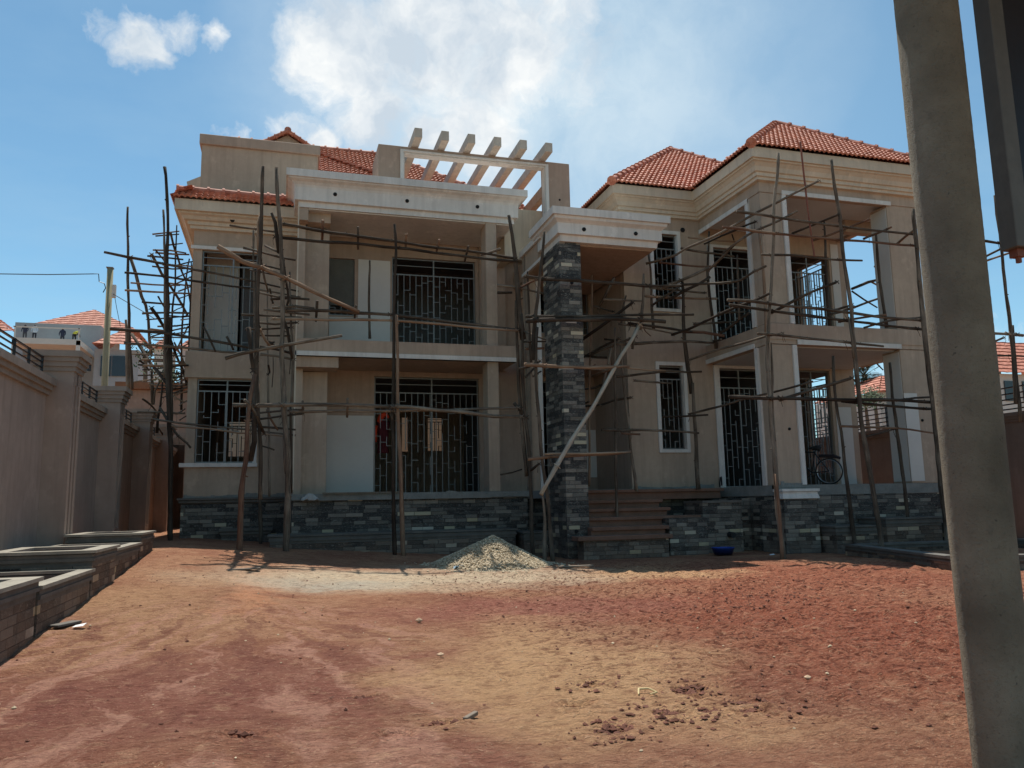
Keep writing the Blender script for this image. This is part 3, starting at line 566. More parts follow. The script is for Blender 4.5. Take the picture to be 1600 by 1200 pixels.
def ground():
    def axis(segs):
        out = []
        for a, b, st in segs:
            k = max(1, round((b - a) / st)); out += [a + (b - a) * i / k for i in range(k)]
        return out + [segs[-1][1]]
    xs = axis([(-300, -60, 40), (-60, -12, 6), (-12, -3.6, .6), (-3.6, 7.5, .032), (7.5, 14, .09), (14, 60, 4), (60, 400, 40)])
    ys = axis([(-30, 0, 3), (0, 3.6, .3), (3.6, 8.5, .032), (8.5, 15.5, .06), (15.5, 22, .2), (22, 60, 4), (60, 600, 45)])
    nx, ny = len(xs), len(ys); v = []
    for y in ys:
        for x in xs:
            z = gz(x, y)
            if -13 < x < 15 and 1 < y < 23: z += gbump(x, y)
            for px, py in PRINTS:
                d = math.hypot((x - px) * 1.0, (y - py) * 1.5)
                if d < .3: z -= .045 * max(0, 1 - (d / .13) ** 2) - .02 * math.exp(-((d - .17) / .05) ** 2)
            v.append((x, y, z))
    f = [(j * nx + i, j * nx + i + 1, (j + 1) * nx + i + 1, (j + 1) * nx + i) for j in range(ny - 1) for i in range(nx - 1)]
    me = bpy.data.meshes.new('ground'); me.from_pydata(v, [], f); me.polygons.foreach_set('use_smooth', [True] * len(f))
    o = bpy.data.objects.new('ground', me); col.objects.link(o); o['kind'] = 'structure'
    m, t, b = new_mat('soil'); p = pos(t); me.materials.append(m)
    wv = t.vmath('ADD', p, t.vmath('MULTIPLY', t.vmath('SUBTRACT', t.noise(p, .9, 6, .62, 'Color'), (.5, .5, .5)), (2.6, 2.6, 0)))
    def patch(c, sx, sy, hard=.35):
        d = t.vmath('LENGTH', t.vmath('MULTIPLY', t.vmath('SUBTRACT', wv, (*c, 0)), (1 / sx, 1 / sy, 0)))
        return t.rng(d, 1, 1 - hard, 0, 1)
    n1 = t.noise(p, .7, 6, .62); n2 = t.noise(p, 5, 8, .7); n3 = t.noise(p, 55, 4, .65)
    c = t.ramp(n1, [(.3, (.27, .115, .075)), (.48, (.36, .175, .105)), (.6, (.43, .235, .14)), (.75, (.31, .13, .08))])
    tan = (.56, .345, .19); red = (.34, .105, .06); mar = (.25, .095, .075)
    c = t.mix(t.math('MULTIPLY', patch((-.6, 6.2), 2.6, 2.4, .6), .75), c, mar)
    c = t.mix(t.math('MULTIPLY', patch((1.2, 4.4), 1.6, 1.6, .6), .7), c, (.29, .125, .09))
    c = t.mix(t.math('MULTIPLY', patch((2.2, 6.2), 1.4, 2.2, .6), .85), c, tan)
    c = t.mix(t.math('MULTIPLY', patch((3.4, 9.6), 3.0, 1.5, .6), .75), c, (.32, .115, .09))
    c = t.mix(t.math('MULTIPLY', patch((6.0, 7.3), 2.6, 5.2, .6), .8), c, red)
    c = t.mix(t.math('MULTIPLY', patch((8.8, 11.5), 3.4, 4, .6), .8), c, red)
    c = t.mix(t.math('MULTIPLY', patch((-1.6, 11), 1.6, 3.6, .7), .7), c, (.45, .27, .15))
    c = t.mix(t.math('MULTIPLY', patch((-.3, 12.5), .45, 3.4, .6), .75), c, (.56, .27, .15))
    c = t.mix(t.math('MULTIPLY', patch((2.6, 13.8), 4.5, 2.3, .6), .95), c, (.66, .55, .40))
    c = t.mix(t.math('MULTIPLY', patch((.9, 13.2), 1.6, .9, .7), .5), c, (.46, .47, .42))
    c = t.mix(t.math('MULTIPLY', patch((6.6, 13.2), 1.9, 1.6, .6), .75), c, (.66, .42, .23))
    # fan of dried drainage streaks spreading from the house corner toward the gate
    w3 = t.vmath('ADD', p, t.vmath('MULTIPLY', t.vmath('SUBTRACT', t.noise(p, .8, 5, .6, 'Color'), (.5, .5, .5)), (1.1, 1.1, 0)))
    rel = t.vmath('SUBTRACT', w3, (-.55, 12.2, 0)); rx_, ry_, _z = t.sep(rel)
    ang = t.math('ARCTAN2', rx_, t.math('MULTIPLY', ry_, -1)); rad_ = t.vmath('LENGTH', t.vmath('MULTIPLY', rel, (1, 1, 0)))
    fan = t.noise(t.comb(t.math('MULTIPLY', ang, 8), t.math('MULTIPLY', rad_, .22), 0), 1.6, 6, .6, dist=.35)
    fmask = t.math('MULTIPLY', t.math('MULTIPLY', t.rng(t.sep(p)[0], 1.9, .9, 0, 1), t.rng(ry_, -.6, -2.4, 0, 1)), t.rng(t.math('ABSOLUTE', ang), 1.0, .55, 0, 1))
    c = t.mix(t.math('MULTIPLY', t.rng(fan, .52, .58, 0, .75), fmask), c, (.50, .27, .20))
    c = t.mix(t.math('MULTIPLY', t.rng(fan, .47, .41, 0, .6), fmask), c, (.20, .075, .058))
    c = t.mix(t.math('MULTIPLY', patch((1.75, 5.6), 1.25, 2.0, .7), .75), c, tan)
    c = t.mix(t.math('MULTIPLY', patch((2.4, 8.2), .9, 1.6, .7), .55), c, tan)
    c = t.mix(t.math('MULTIPLY', patch((5.2, 6.3), 2.3, 3.6, .5), .55), c, (.29, .085, .05))
    # mottling at several sizes; darker spots paint in the shade of clods and pits
    c = t.mix(t.rng(n2, .53, .68, 0, .55), c, (.17, .055, .034))
    c = t.mix(t.rng(n2, .45, .32, 0, .45), c, (.60, .38, .24))
    rz = patch((6.6, 9.5), 5.6, 9, .5); rough_zone = t.math('ADD', .32, t.math('MULTIPLY', rz, .68))
    sq = t.vmath('MULTIPLY', p, (1, 1.5, 1))
    pv = t.noise(sq, 9, 7, .72); pw = t.noise(sq, 26, 5, .7)
    c = t.mix(t.math('MULTIPLY', t.rng(pv, .515, .58, 0, .9), rough_zone), c, (.105, .028, .016))
    c = t.mix(t.math('MULTIPLY', t.rng(pv, .45, .36, 0, .4), rough_zone), c, (.50, .26, .18))
    c = t.mix(t.math('MULTIPLY', t.rng(pw, .54, .61, 0, .85), t.math('ADD', .25, t.math('MULTIPLY', rz, .6))), c, (.10, .03, .018))
    c = t.mix(t.rng(pw, .42, .34, 0, .45), c, (.60, .40, .27))
    c = t.mix(t.rng(n3, .60, .70, 0, .5), c, (.62, .46, .31)); c = t.mix(t.rng(n3, .40, .30, 0, .6), c, (.10, .04, .026))
    crk = t.math('ABSOLUTE', t.math('SUBTRACT', t.noise(sq, 1.7, 4, .6, dist=.8), .5))
    c = t.mix(t.math('MULTIPLY', t.rng(crk, .006, .0, 0, .7), t.rng(t.noise(p, 1.3, 2), .5, .62, 0, 1)), c, (.10, .032, .02))
    # shade inside heel marks painted as dark colour, plus moist soil at clods
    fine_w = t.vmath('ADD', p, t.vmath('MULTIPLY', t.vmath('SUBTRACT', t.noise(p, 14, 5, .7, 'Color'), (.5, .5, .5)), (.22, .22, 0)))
    for px_, py_, sx_, sy_ in MOIST_SHADE:
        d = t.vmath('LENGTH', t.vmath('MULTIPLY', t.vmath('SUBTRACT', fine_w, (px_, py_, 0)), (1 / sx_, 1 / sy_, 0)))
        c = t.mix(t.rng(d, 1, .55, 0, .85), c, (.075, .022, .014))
    c = t.mix(1, c, (1.32, 1.27, 1.20), 'MULTIPLY')
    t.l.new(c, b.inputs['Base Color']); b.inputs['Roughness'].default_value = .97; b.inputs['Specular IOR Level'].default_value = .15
    h = t.math('ADD', t.math('MULTIPLY', pw, -1.2), t.math('MULTIPLY', n2, -.8)); h = t.math('ADD', h, t.math('MULTIPLY', n2, 0)); h = t.math('ADD', t.math('MULTIPLY', h, 1), t.math('ADD', t.math('MULTIPLY', n3, .5), t.math('MULTIPLY', t.noise(p, 130, 3, .6), .25)))
    h = t.math('ADD', h, t.math('MULTIPLY', pv, -2.2)); t.l.new(t.bump(h, 1, .05), b.inputs['Normal']); return m
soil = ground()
def rock(mb, x, y, z, r, seed):
    rd = random.Random(seed); i = len(mb.v); a = rd.uniform(0, 6.28)
    sx, sy, sz = rd.uniform(.7, 1.3), rd.uniform(.5, 1), rd.uniform(.35, .8)
    for vx, vy, vz in ((0, 0, 1), (1, 0, .2), (.3, .95, .1), (-.8, .6, .25), (-.85, -.6, .1), (.3, -.95, .2), (0, 0, -1)):
        k = rd.uniform(.75, 1.2) * r; X, Y = vx * k * sx, vy * k * sy
        mb.v.append((x + X * math.cos(a) - Y * math.sin(a), y + X * math.sin(a) + Y * math.cos(a), z + vz * k * sz))
    for j in range(5):
        q = 1 + j; n_ = 1 + (j + 1) % 5; mb.f += [(i, i + q, i + n_), (i + 6, i + n_, i + q)]
random.seed(4)
clods = MB()
for k in range(5600):
    if k < 4200: x, y = random.uniform(2.2, 10), random.uniform(4, 15)
    else: x, y = random.uniform(-2.2, 8), random.uniform(3.8, 16)
    if noise.noise(Vector((x * 1.3, y * 1.3, 8))) < -.08: continue
    r = .004 + .02 * random.random() ** 4
    rock(clods, x, y, gz(x, y) + gbump(x, y) + r * .2, r, k)
for px, py, n_, s_ in ((2.78, 5.23, 170, .2), (2.34, 4.66, 170, .24), (1.86, 4.43, 190, .2), (2.6, 4.64, 120, .2), (2.86, 4.6, 120, .35), (2.16, 5.5, 60, .2), (-.17, 4.96, 30, .12), (.95, 4.9, 40, .16), (.57, 5.75, 30, .12), (6.3, 9.3, 170, .8), (5.2, 8.6, 80, .7), (7.4, 10.4, 110, .9)):
    for k in range(n_):
        x = random.gauss(px, s_ * .5); y = random.gauss(py, s_ * .5); r = .006 + .022 * random.random() ** 2
        rock(clods, x, y, gz(x, y) + gbump(x, y) + r * .3, r, k + 99)
clod_m = simple('clod_soil', (.15, .058, .035), .97, .5, 3, bs=60, bst=.6)
tag(clods.build('soil_clods', clod_m), 'loose red-brown clods scattered over the bare yard', 'soil clods', kind='stuff')
chips = MB()
for k in range(260):
    x, y = random.uniform(-2.1, 8), random.uniform(4, 16); r = .006 + .014 * random.random() ** 3
    rock(chips, x, y, gz(x, y) + gbump(x, y) + r * .3, r, k + 7)
tag(chips.build('stone_chips', simple('chip', (.55, .43, .28), .9, .3, 5)), 'pale stone and wood chips strewn over the soil', 'stone chips', kind='stuff')
for (x, y, r, lb) in ((3.62, 5.05, .05, 'fist-sized pale broken brick lump lying alone on the red soil'), (1.5, 8.9, .05, 'small pale block lying on the tan patch of ground'), (1.35, 6.9, .035, 'small cream stone lying beside the silt rills')):
    mb = MB(); rock(mb, x, y, gz(x, y) + gbump(x, y) + .02, r, int(x * 50)); tag(mb.build('brick_lump' if r > .045 and x > 2 else 'loose_stone', simple('lump', (.55, .38, .24), .9, .3, 9), bevel=.006), lb, 'rubble')
# ---------------- gravel heap ----------------
def heap():
    rd = random.Random(2); mb = MB(); cx, cyy, H = 4.25, 16.1, .62
    def hz(x, y):
        dx = (x - cx) / (1.3 if x < cx else 1.25); dy = (y - cyy) / 1.15
        return H * max(0, 1 - math.hypot(dx, dy) ** .95) * (1 + .08 * noise.noise(Vector((x * 3, y * 3, 0))))
    n = 40; base = len(mb.v)
    for j in range(n + 1):
        for i in range(n + 1):
            x = cx - 1.6 + 3.2 * i / n; y = cyy - 1.5 + 3 * j / n; mb.v.append((x, y, gz(x, y) + hz(x, y) - .03))
    for j in range(n):
        for i in range(n): a = j * (n + 1) + i; mb.f.append((a, a + 1, a + n + 2, a + n + 1))
    for k in range(9000):
        a = rd.uniform(0, 6.28); q = rd.random() ** .6 * 1.12; q = q if rd.random() < .93 else q + rd.random() * .45; x = cx + math.cos(a) * q * 1.32; y = cyy + math.sin(a) * q * 1.2
        if y > cyy + .5: continue
        if 1 < q < 1.12 and rd.random() < .5: continue
        rock(mb, x, y, gz(x, y) + hz(x, y) - .005 + (.0 if q < 1 else .01), rd.uniform(.012, .028), k)
    m, t, b = new_mat('crushed_stone'); p = pos(t); q = t.white(t.vmath('FLOOR', t.vmath('MULTIPLY', p, (45, 45, 45))))
    t.l.new(t.ramp(q, [(0, (.26, .20, .125)), (.5, (.50, .40, .26)), (1, (.70, .58, .41))]), b.inputs['Base Color']); b.inputs['Roughness'].default_value = .9
    tag(mb.build('gravel_heap', m), 'knee-high cone of pale crushed stone in front of the porch', 'gravel heap')
heap()
# ---------------- the house ----------------
house = thing('house', (6, 20, 0), 'unfinished two-storey beige villa with clay tile roofs and slate plinth', 'house')
F1, F2 = 1.6, 5.35
def part(mb, name, m, parent=None, **k): return mb.build(name, m, parent or house, **k)
def parts(name, m, *boxes, parent=None):
    for b in boxes: q = MB(); q.box(*b); q.build(name, m, parent or house)
# outer walls -------------------------------------------------------------
m = MB()   # left wing front
wall_x(m, -2.3, .32, 21.5, 21.7, F1 - .05, 5.28, [(-2.08, -.68, 2.44, 4.6)])
wall_x(m, -2.3, .32, 21.5, 21.7, 5.28, 8.6, [(-2.08, -.68, 5.32, 8.02)])
m.box(-2.3, -2.1, 21.7, 30, F1 - .05, 8.6); part(m, 'wall', plaster)
m = MB(); m.box(-2.38, -.62, 21.42, 21.497, 4.62, 5.30); m.box(-2.38, -2.303, 21.5, 23, 4.62, 5.30); part(m, 'balcony_band', plaster)
m = MB(); m.box(-2.06, -1.2, 22.6, 22.75, 5.35, 8.5); part(m, 'balcony_wall', primer)
m = MB(); m.box(-2.08, 0, 21.72, 24, 5.12, 5.33); part(m, 'floor', concrete)
m = MB(); m.box(-2.36, -.62, 21.44, 21.497, 8.03, 8.12); part(m, 'white_band', trim)
m = MB()  # left wing window surround
m.box(-2.42, -.56, 21.40, 21.497, 2.34, 2.44); m.box(-.68, -.58, 21.44, 21.497, 2.442, 4.6)
part(m, 'window_surround', trim)
# porch rear wall
m = MB()
wall_x(m, .32, 9.05, 22.0, 22.2, F1, 5.0, [(2.47, 5.46, F1, 4.86), (7.35, 8.25, F1, 4.85)])
wall_x(m, .32, 9.05, 22.0, 22.2, 5.0, 9.2, [(1.2, 1.9, 6.55, 8.2), (2.95, 5.4, 5.45, 8.35), (7.35, 8.95, 6.3, 8.1)])
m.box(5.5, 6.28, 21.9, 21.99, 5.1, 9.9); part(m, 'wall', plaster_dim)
m = MB(); m.box(1.22, 2.9, 21.985, 21.997, 5.4, 6.5); m.box(2.0, 2.9, 21.985, 21.997, 6.5, 8.2); part(m, 'undercoat_patch', primer)
parts('undercoat_patch', primer, (1.2, 2.46, 21.985, 21.997, F1 + .05, 3.75), (8.3, 9.03, 21.985, 21.997, 2.0, 3.4))
m = MB(); m.box(.32, .5, 20.3, 21.99, F1, 8.84); m.box(.5, 1.12, 20.6, 21.99, F1, 4.7); m.box(.5, 1.12, 20.6, 21.99, 5.4, 8.5); part(m, 'wall', plaster)
parts('beam', plaster, (.30, 1.35, 19.95, 20.59, 4.72, 4.985)); m = MB(); m.box(.30, .55, 19.95, 20.28, 8.5, 8.825); m.box(.55, 1.12, 20.2, 20.59, 8.55, 8.825); part(m, 'beam', plaster)
# right block
RBW = [(9.98, 10.74, 6.6, 8.78), (9.98, 10.72, 2.66, 4.98), (11.88, 13.2, 5.5, 8.5), (11.85, 13.2, F1, 4.95), (14.35, 15.85, 5.5, 8.5), (14.35, 15.55, F1, 4.98)]
m = MB(); wall_x(m, 9.05, 11.5, 19.6, 19.8, F1, 9.3, RBW[:2]); wall_x(m, 11.5, 16.4, 19.6, 19.8, F1, 9.3, RBW[2:])
part(m, 'wall', plaster)
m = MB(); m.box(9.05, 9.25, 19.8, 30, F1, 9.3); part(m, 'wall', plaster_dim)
m = MB(); wall_y(m, 16.2, 16.4, 19.8, 30, F1, 9.3, [(20.4, 21.6, 5.6, 8.7), (20.4, 21.6, 2.0, 5.05), (24, 25.5, 2.5, 4.8)]); part(m, 'wall', plaster)
# back wall with window openings
m = MB(); wall_x(m, -2.3, 16.4, 30, 30.2, F1, 9.3, [(5.4, 6.0, 3.3, 4.62), (4.42, 4.65, 3.3, 4.6), (-1.8, -.9, 3.1, 4.4), (1, 2, 6.3, 8.2), (10.5, 12, 6.4, 8.3), (10.5, 12, 2.6, 4.8), (14, 15.5, 2.6, 4.8)])
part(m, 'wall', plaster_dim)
# inside slabs and partitions
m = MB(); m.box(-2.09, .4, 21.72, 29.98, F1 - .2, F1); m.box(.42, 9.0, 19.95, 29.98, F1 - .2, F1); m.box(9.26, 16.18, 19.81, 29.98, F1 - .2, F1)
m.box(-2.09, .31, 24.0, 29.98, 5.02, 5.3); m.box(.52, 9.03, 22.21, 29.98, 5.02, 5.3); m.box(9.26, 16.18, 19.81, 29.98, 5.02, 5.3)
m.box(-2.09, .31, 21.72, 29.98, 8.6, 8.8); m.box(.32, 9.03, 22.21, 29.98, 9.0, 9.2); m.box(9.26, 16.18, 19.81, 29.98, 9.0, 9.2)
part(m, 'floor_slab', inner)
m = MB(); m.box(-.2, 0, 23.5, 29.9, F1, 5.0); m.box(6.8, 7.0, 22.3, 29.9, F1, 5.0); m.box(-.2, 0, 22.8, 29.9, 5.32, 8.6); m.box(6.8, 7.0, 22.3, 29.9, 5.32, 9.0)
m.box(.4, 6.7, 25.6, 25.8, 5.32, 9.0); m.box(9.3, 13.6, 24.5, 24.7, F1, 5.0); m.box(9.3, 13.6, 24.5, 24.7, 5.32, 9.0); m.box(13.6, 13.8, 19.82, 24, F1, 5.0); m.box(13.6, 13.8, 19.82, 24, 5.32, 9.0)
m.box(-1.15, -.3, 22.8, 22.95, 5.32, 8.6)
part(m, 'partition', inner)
# porch slabs, bands, columns ------------------------------------------------
m = MB(); m.box(.32, 5.98, 19.9, 21.98, 5.0, 5.32); m.box(.31, 6.0, 19.86, 20.06, 5.0, 5.42); part(m, 'balcony', plaster)
m = MB(); m.box(.29, 6.02, 19.82, 19.857, 4.99, 5.10); part(m, 'white_band', trim)
m = MB(); m.box(5.2, 5.5, 19.95, 20.5, F1, 4.995); part(m, 'column', plaster, bevel=.01)
m = MB(); m.box(5.2, 5.5, 19.95, 20.5, 5.425, 8.85); part(m, 'column', plaster, bevel=.01)
m = MB(); m.box(.295, .325, 19.82, 19.85, F1 + .1, 8.85); part(m, 'edge_bead', cream)
# canopy of the left porch
m = MB(); m.sweep(.3, 6.0, 19.92, 22.0, [(8.83, .0), (8.97, .0), (8.985, .09), (9.32, .10), (9.38, .12), (9.44, .17), (9.48, .24), (9.495, .26), (9.52, .26), (9.525, .31), (9.715, .31)]); part(m, 'canopy', trim)
m = MB(); m.box(.36, 5.94, 19.98, 21.95, 8.8, 8.826); part(m, 'soffit', trim)
def plug(x, y, z, r=.05, par=None):
    mb = MB(); mb.tube([(x, y - .012, z), (x, y + .03, z)], r, 12); part(mb, 'pipe_hole', dark_hole, par)
for x, z in ((1.2, 9.2), (3.05, 9.19), (4.95, 9.2)): plug(x, 19.82, z)
# right wing porch
m = MB(); m.box(11.506, 16.394, 16.6, 19.59, 5.06, 5.36); m.box(11.5, 16.4, 16.58, 16.78, 5.17, 5.57); m.box(11.5, 11.7, 16.781, 19.59, 5.17, 5.57); m.box(16.2, 16.4, 16.781, 19.59, 5.17, 5.57); part(m, 'balcony', plaster)
parts('white_band', trim, (12.28, 15.4, 16.54, 16.577, 5.05, 5.17), (11.455, 11.497, 17.22, 19.59, 5.05, 5.17))
for z0, z1 in ((F1, 5.05), (5.58, 8.98)):
    m = MB(); m.box(11.52, 12.14, 16.62, 17.1, z0, z1); part(m, 'column', plaster, bevel=.01)
    parts('column_trim', trim, (12.14, 12.26, 16.57, 16.72, z0, z1 - .01), (11.47, 11.53, 17.1, 17.24, z0, z1 - .01))
    m = MB(); m.box(15.4, 16.35, 16.62, 17.25, z0, z1); part(m, 'column', plaster, bevel=.01)
m = MB()  # beam ring over the upper openings
m.box(11.5, 16.4, 16.6, 16.8, 8.98, 9.3); m.box(11.5, 11.7, 16.801, 19.59, 8.98, 9.3); m.box(16.2, 16.4, 16.801, 19.59, 8.98, 9.3); m.box(11.701, 16.199, 16.801, 19.59, 9.08, 9.2); m.box(15.2, 16.19, 18.0, 18.25, 8.7, 9.07); part(m, 'beam', plaster)
parts('white_band', trim, (12.14, 15.5, 16.56, 16.597, 8.95, 9.06), (11.46, 11.497, 17.1, 19.59, 8.86, 8.98))
m = MB(); m.box(11.5, 12.15, 16.61, 16.9, 1.5, F1 - .003); m.box(11.5, 16.4, 16.62, 19.6, 1.35, F1 - .003); part(m, 'porch_floor', rough_cement)
parts('ceiling', soffit_m, (11.72, 16.18, 16.82, 19.58, 9.05, 9.078), (11.72, 16.18, 16.82, 19.58, 5.03, 5.057))
parts('undercoat_patch', primer, (15.385, 15.399, 16.65, 17.22, F1 + .05, 4.98), (15.385, 15.399, 16.65, 17.22, 5.7, 8.9), (15.39, 15.8, 16.605, 16.619, F1 + .05, 3.9), (15.66, 16.19, 19.585, 19.598, F1 + .05, 3.9), (15.92, 16.19, 19.585, 19.598, 5.6, 8.9))
# cornices and roofs ---------------------------------------------------------
prof = [(9.25, .0), (9.262, .10), (9.33, .105), (9.345, .15), (9.43, .155), (9.45, .2), (9.56, .235), (9.64, .3), (9.665, .345), (9.70, .345), (9.71, .40), (9.97, .41)]
m = MB(); m.sweep(9.05, 16.4, 19.6, 30.2, prof); part(m, 'cornice', cream)
m = MB(); m.sweep(11.5, 16.385, 16.6, 20.6, [(z - .005, o) for z, o in prof]); part(m, 'cornice', cream)
m = MB(); m.sweep(-2.3, .28, 21.5, 30.2, [(8.55, 0), (8.56, .09), (8.64, .10), (8.65, .15), (8.74, .16), (8.76, .24), (8.84, .29), (8.88, .36), (8.92, .36), (8.93, .45), (9.22, .45)]); part(m, 'cornice', cream)
plug(-1.35, 21.24, 8.81, .06)

def tile_face(mb, p0, ux, vx, L, polyf, course=.255, pitchw=.14):
    """corrugated overlapping tile courses; p0 origin, ux along eave, vx up slope, L slope length, polyf(v)->(u0,u1)"""
    nrm = ux.cross(vx).normalized(); k = 0; v = 0.
    while v < L - .02:
        v1 = min(L, v + course); st = pitchw / 6
        for side in (0,):
            ua, ub = polyf(v); uc, ud = polyf(v1)
            lo, hi = min(ua, uc), max(ub, ud); n = max(1, int((hi - lo) / st)); prev = None; shift = (k % 2) * 0
            for i in range(n + 1):
                u = lo + (hi - lo) * i / n
                h = .042 * abs(math.sin(math.pi * (u / pitchw + shift)))
                a = min(max(u, ua), ub); b = min(max(u, uc), ud)
                i0 = len(mb.v)
                mb.v.append(tuple(p0 + ux * a + vx * (v - .035) + nrm * (h + .066))); mb.v.append(tuple(p0 + ux * a + vx * (v - .035) + nrm * (h + .008)))
                mb.v.append(tuple(p0 + ux * b + vx * v1 + nrm * (h * .8 + .006)))
                if prev is not None and not (a == pa and b == pb):
                    mb.f.append((prev, i0, i0 + 2, prev + 2)); mb.f.append((prev + 1, i0 + 1, i0, prev))
                prev, pa, pb = i0, a, b
        v = v1; k += 1
def ridge_tiles(mb, a, b, r=.105, seg=.42):
    a, b = Vector(a), Vector(b); d = b - a; n = max(1, round(d.length / seg)); d /= n
    for i in range(n):
        p = a + d * i; q = p + d * 1.06
        mb.tube([p, p + d * .16, p + d * .17, q - d * .02, q], [r * 1.3, r * 1.26, r * .98, r * .88, r * .86], 10)
def hip_roof(name, x0, x1, y0, y1, z, pit=38, faces='FLRB'):
    tp = math.tan(R(pit)); cs = 1 / math.cos(R(pit)); hw = min(x1 - x0, y1 - y0) / 2; H = hw * tp
    rx0, rx1, ry0, ry1 = x0 + hw, x1 - hw, y0 + hw, y1 - hw; mb = MB()
    c, s_ = math.cos(R(pit)), math.sin(R(pit)); L = hw * cs
    if 'F' in faces: tile_face(mb, Vector((x0, y0, z)), Vector((1, 0, 0)), Vector((0, c, s_)), L, lambda v: (v * c, (x1 - x0) - v * c))
    if 'L' in faces: tile_face(mb, Vector((x0, y1, z)), Vector((0, -1, 0)), Vector((c, 0, s_)), L, lambda v: (v * c, (y1 - y0) - v * c))
    if 'R' in faces: tile_face(mb, Vector((x1, y0, z)), Vector((0, 1, 0)), Vector((-c, 0, s_)), L, lambda v: (v * c, (y1 - y0) - v * c))
    if 'B' in faces: tile_face(mb, Vector((x1, y1, z)), Vector((-1, 0, 0)), Vector((0, -c, s_)), L, lambda v: (v * c, (x1 - x0) - v * c))
    ro = part(mb, name, tile)
    rb = MB(); zt = z + H + .05
    for p, q in (((x0, y0, z), (rx0, ry0, zt)), ((x1, y0, z), (rx1, ry0, zt)), ((x0, y1, z), (rx0, ry1, zt)), ((x1, y1, z), (rx1, ry1, zt))): ridge_tiles(rb, (p[0], p[1], p[2] + .04), q)
    if rx1 - rx0 > .3 or ry1 - ry0 > .3: ridge_tiles(rb, (rx0, ry0, zt), (rx1, ry1, zt))
    part(rb, 'ridge_cap', tile, ro, smooth=False); return ro
hip_roof('roof', 11.05, 16.83, 16.15, 21.93, 9.99)
hip_roof('roof', 8.6, 16.85, 19.15, 30.65, 9.99)
# main roof behind the canopy
c38, s38 = math.cos(R(38.5)), math.sin(R(38.5))
m = MB(); Lm = 5.0 / c38
tile_face(m, Vector((-2.0, 22.5, 9.9)), Vector((1, 0, 0)), Vector((0, c38, s38)), Lm, lambda v: (2.95, 10.42 - v * c38))
tile_face(m, Vector((8.42, 22.5, 9.9)), Vector((0, 1, 0)), Vector((-c38, 0, s38)), Lm, lambda v: (v * c38, 10 - v * c38))
tile_face(m, Vector((8.42, 32.5, 9.9)), Vector((-1, 0, 0)), Vector((0, -c38, s38)), Lm, lambda v: (v * c38, 10.42))
zr = 9.9 + 5.0 * math.tan(R(38.5)); mr = part(m, 'roof', tile)
rb = MB(); ridge_tiles(rb, (8.42, 22.5, 9.94), (3.42, 27.5, zr + .04)); ridge_tiles(rb, (3.42, 27.5, zr + .04), (-2, 27.5, zr + .04)); ridge_tiles(rb, (8.42, 32.5, 9.94), (3.42, 27.5, zr + .04)); part(rb, 'ridge_cap', tile, mr)
rb = MB(); rd = random.Random(5)   # loose tiles waiting on the slope
for i in range(11):
    v = 5.3 - i * .2; u = 3.15 + i * .2
    p = Vector((-2.0 + u, 22.5, 9.9)) + Vector((0, c38, s38)) * v; rb.obox((p.x, p.y), (1, .1 * rd.uniform(-1, 1)), (0, 1), .14, .1, p.z + .09, p.z + .15)
part(rb, 'loose_tiles', tile, mr)
m = MB(); m.poly([(-2.0, 22.6, 9.88), (-2.0, 32.4, 9.88), (-2.0, 27.5, zr - .1)]); m.box(-2.2, 8.3, 22.3, 30.1, 9.21, 9.86); part(m, 'gable_wall', plaster)
# apron roof over the left wing
m = MB(); c36, s36 = math.cos(R(36)), math.sin(R(36))
tile_face(m, Vector((-2.78, 21.02, 9.24)), Vector((1, 0, 0)), Vector((0, c36, s36)), .56, lambda v: (0, 3.06), course=.19)
tile_face(m, Vector((-2.78, 30.6, 9.24)), Vector((0, -1, 0)), Vector((c36, 0, s36)), .56, lambda v: (0, 9.58), course=.19)
ar = part(m, 'apron_roof', tile); rb = MB(); ridge_tiles(rb, (-2.76, 21.40, 9.60), (.25, 21.48, 9.62), .095, .36); part(rb, 'ridge_cap', tile, ar)
m = MB(); m.box(-2.7, .2, 21.5, 22.48, 9.225, 9.5); part(m, 'roof_deck', rough_cement)
# tower parapet
m = MB(); m.box(-2.3, .86, 22.5, 24.6, 9.21, 11.38); part(m, 'parapet', plaster)
m = MB(); m.box(-2.36, .92, 22.42, 24.7, 11.38, 11.68); part(m, 'coping', plaster_dim, bevel=.015)
m = MB(); m.box(.87, 1.0, 22.4, 22.6, 9.9, 10.5); m.box(.6, 1.1, 22.25, 22.4, 10.35, 10.5); part(m, 'flashing', trim)
m = MB(); m.poly([(-.72, 24.2, 11.69), (.72, 24.2, 11.69), (.72, 24.2, 12.3), (0, 24.2, 12.74), (-.72, 24.2, 12.3)]); m.box(-.7, .7, 24.21, 27, 11.69, 12.25); part(m, 'dormer_gable', plaster)
m = MB(); cg, sg = math.cos(R(33)), math.sin(R(33))
tile_face(m, Vector((-.9, 27, 12.2)), Vector((0, -1, 0)), Vector((cg, 0, sg)), .9 / cg, lambda v: (0, 2.95)); tile_face(m, Vector((.9, 24.05, 12.2)), Vector((0, 1, 0)), Vector((-cg, 0, sg)), .9 / cg, lambda v: (0, 2.95))
dr = part(m, 'dormer_roof', tile); rb = MB(); ridge_tiles(rb, (0, 24.0, 12.82), (0, 27, 12.82), .08)
ridge_tiles(rb, (-.92, 24.03, 12.22), (0, 24.03, 12.8), .06, .2); ridge_tiles(rb, (.92, 24.03, 12.22), (0, 24.03, 12.8), .06, .2); part(rb, 'ridge_cap', tile, dr)
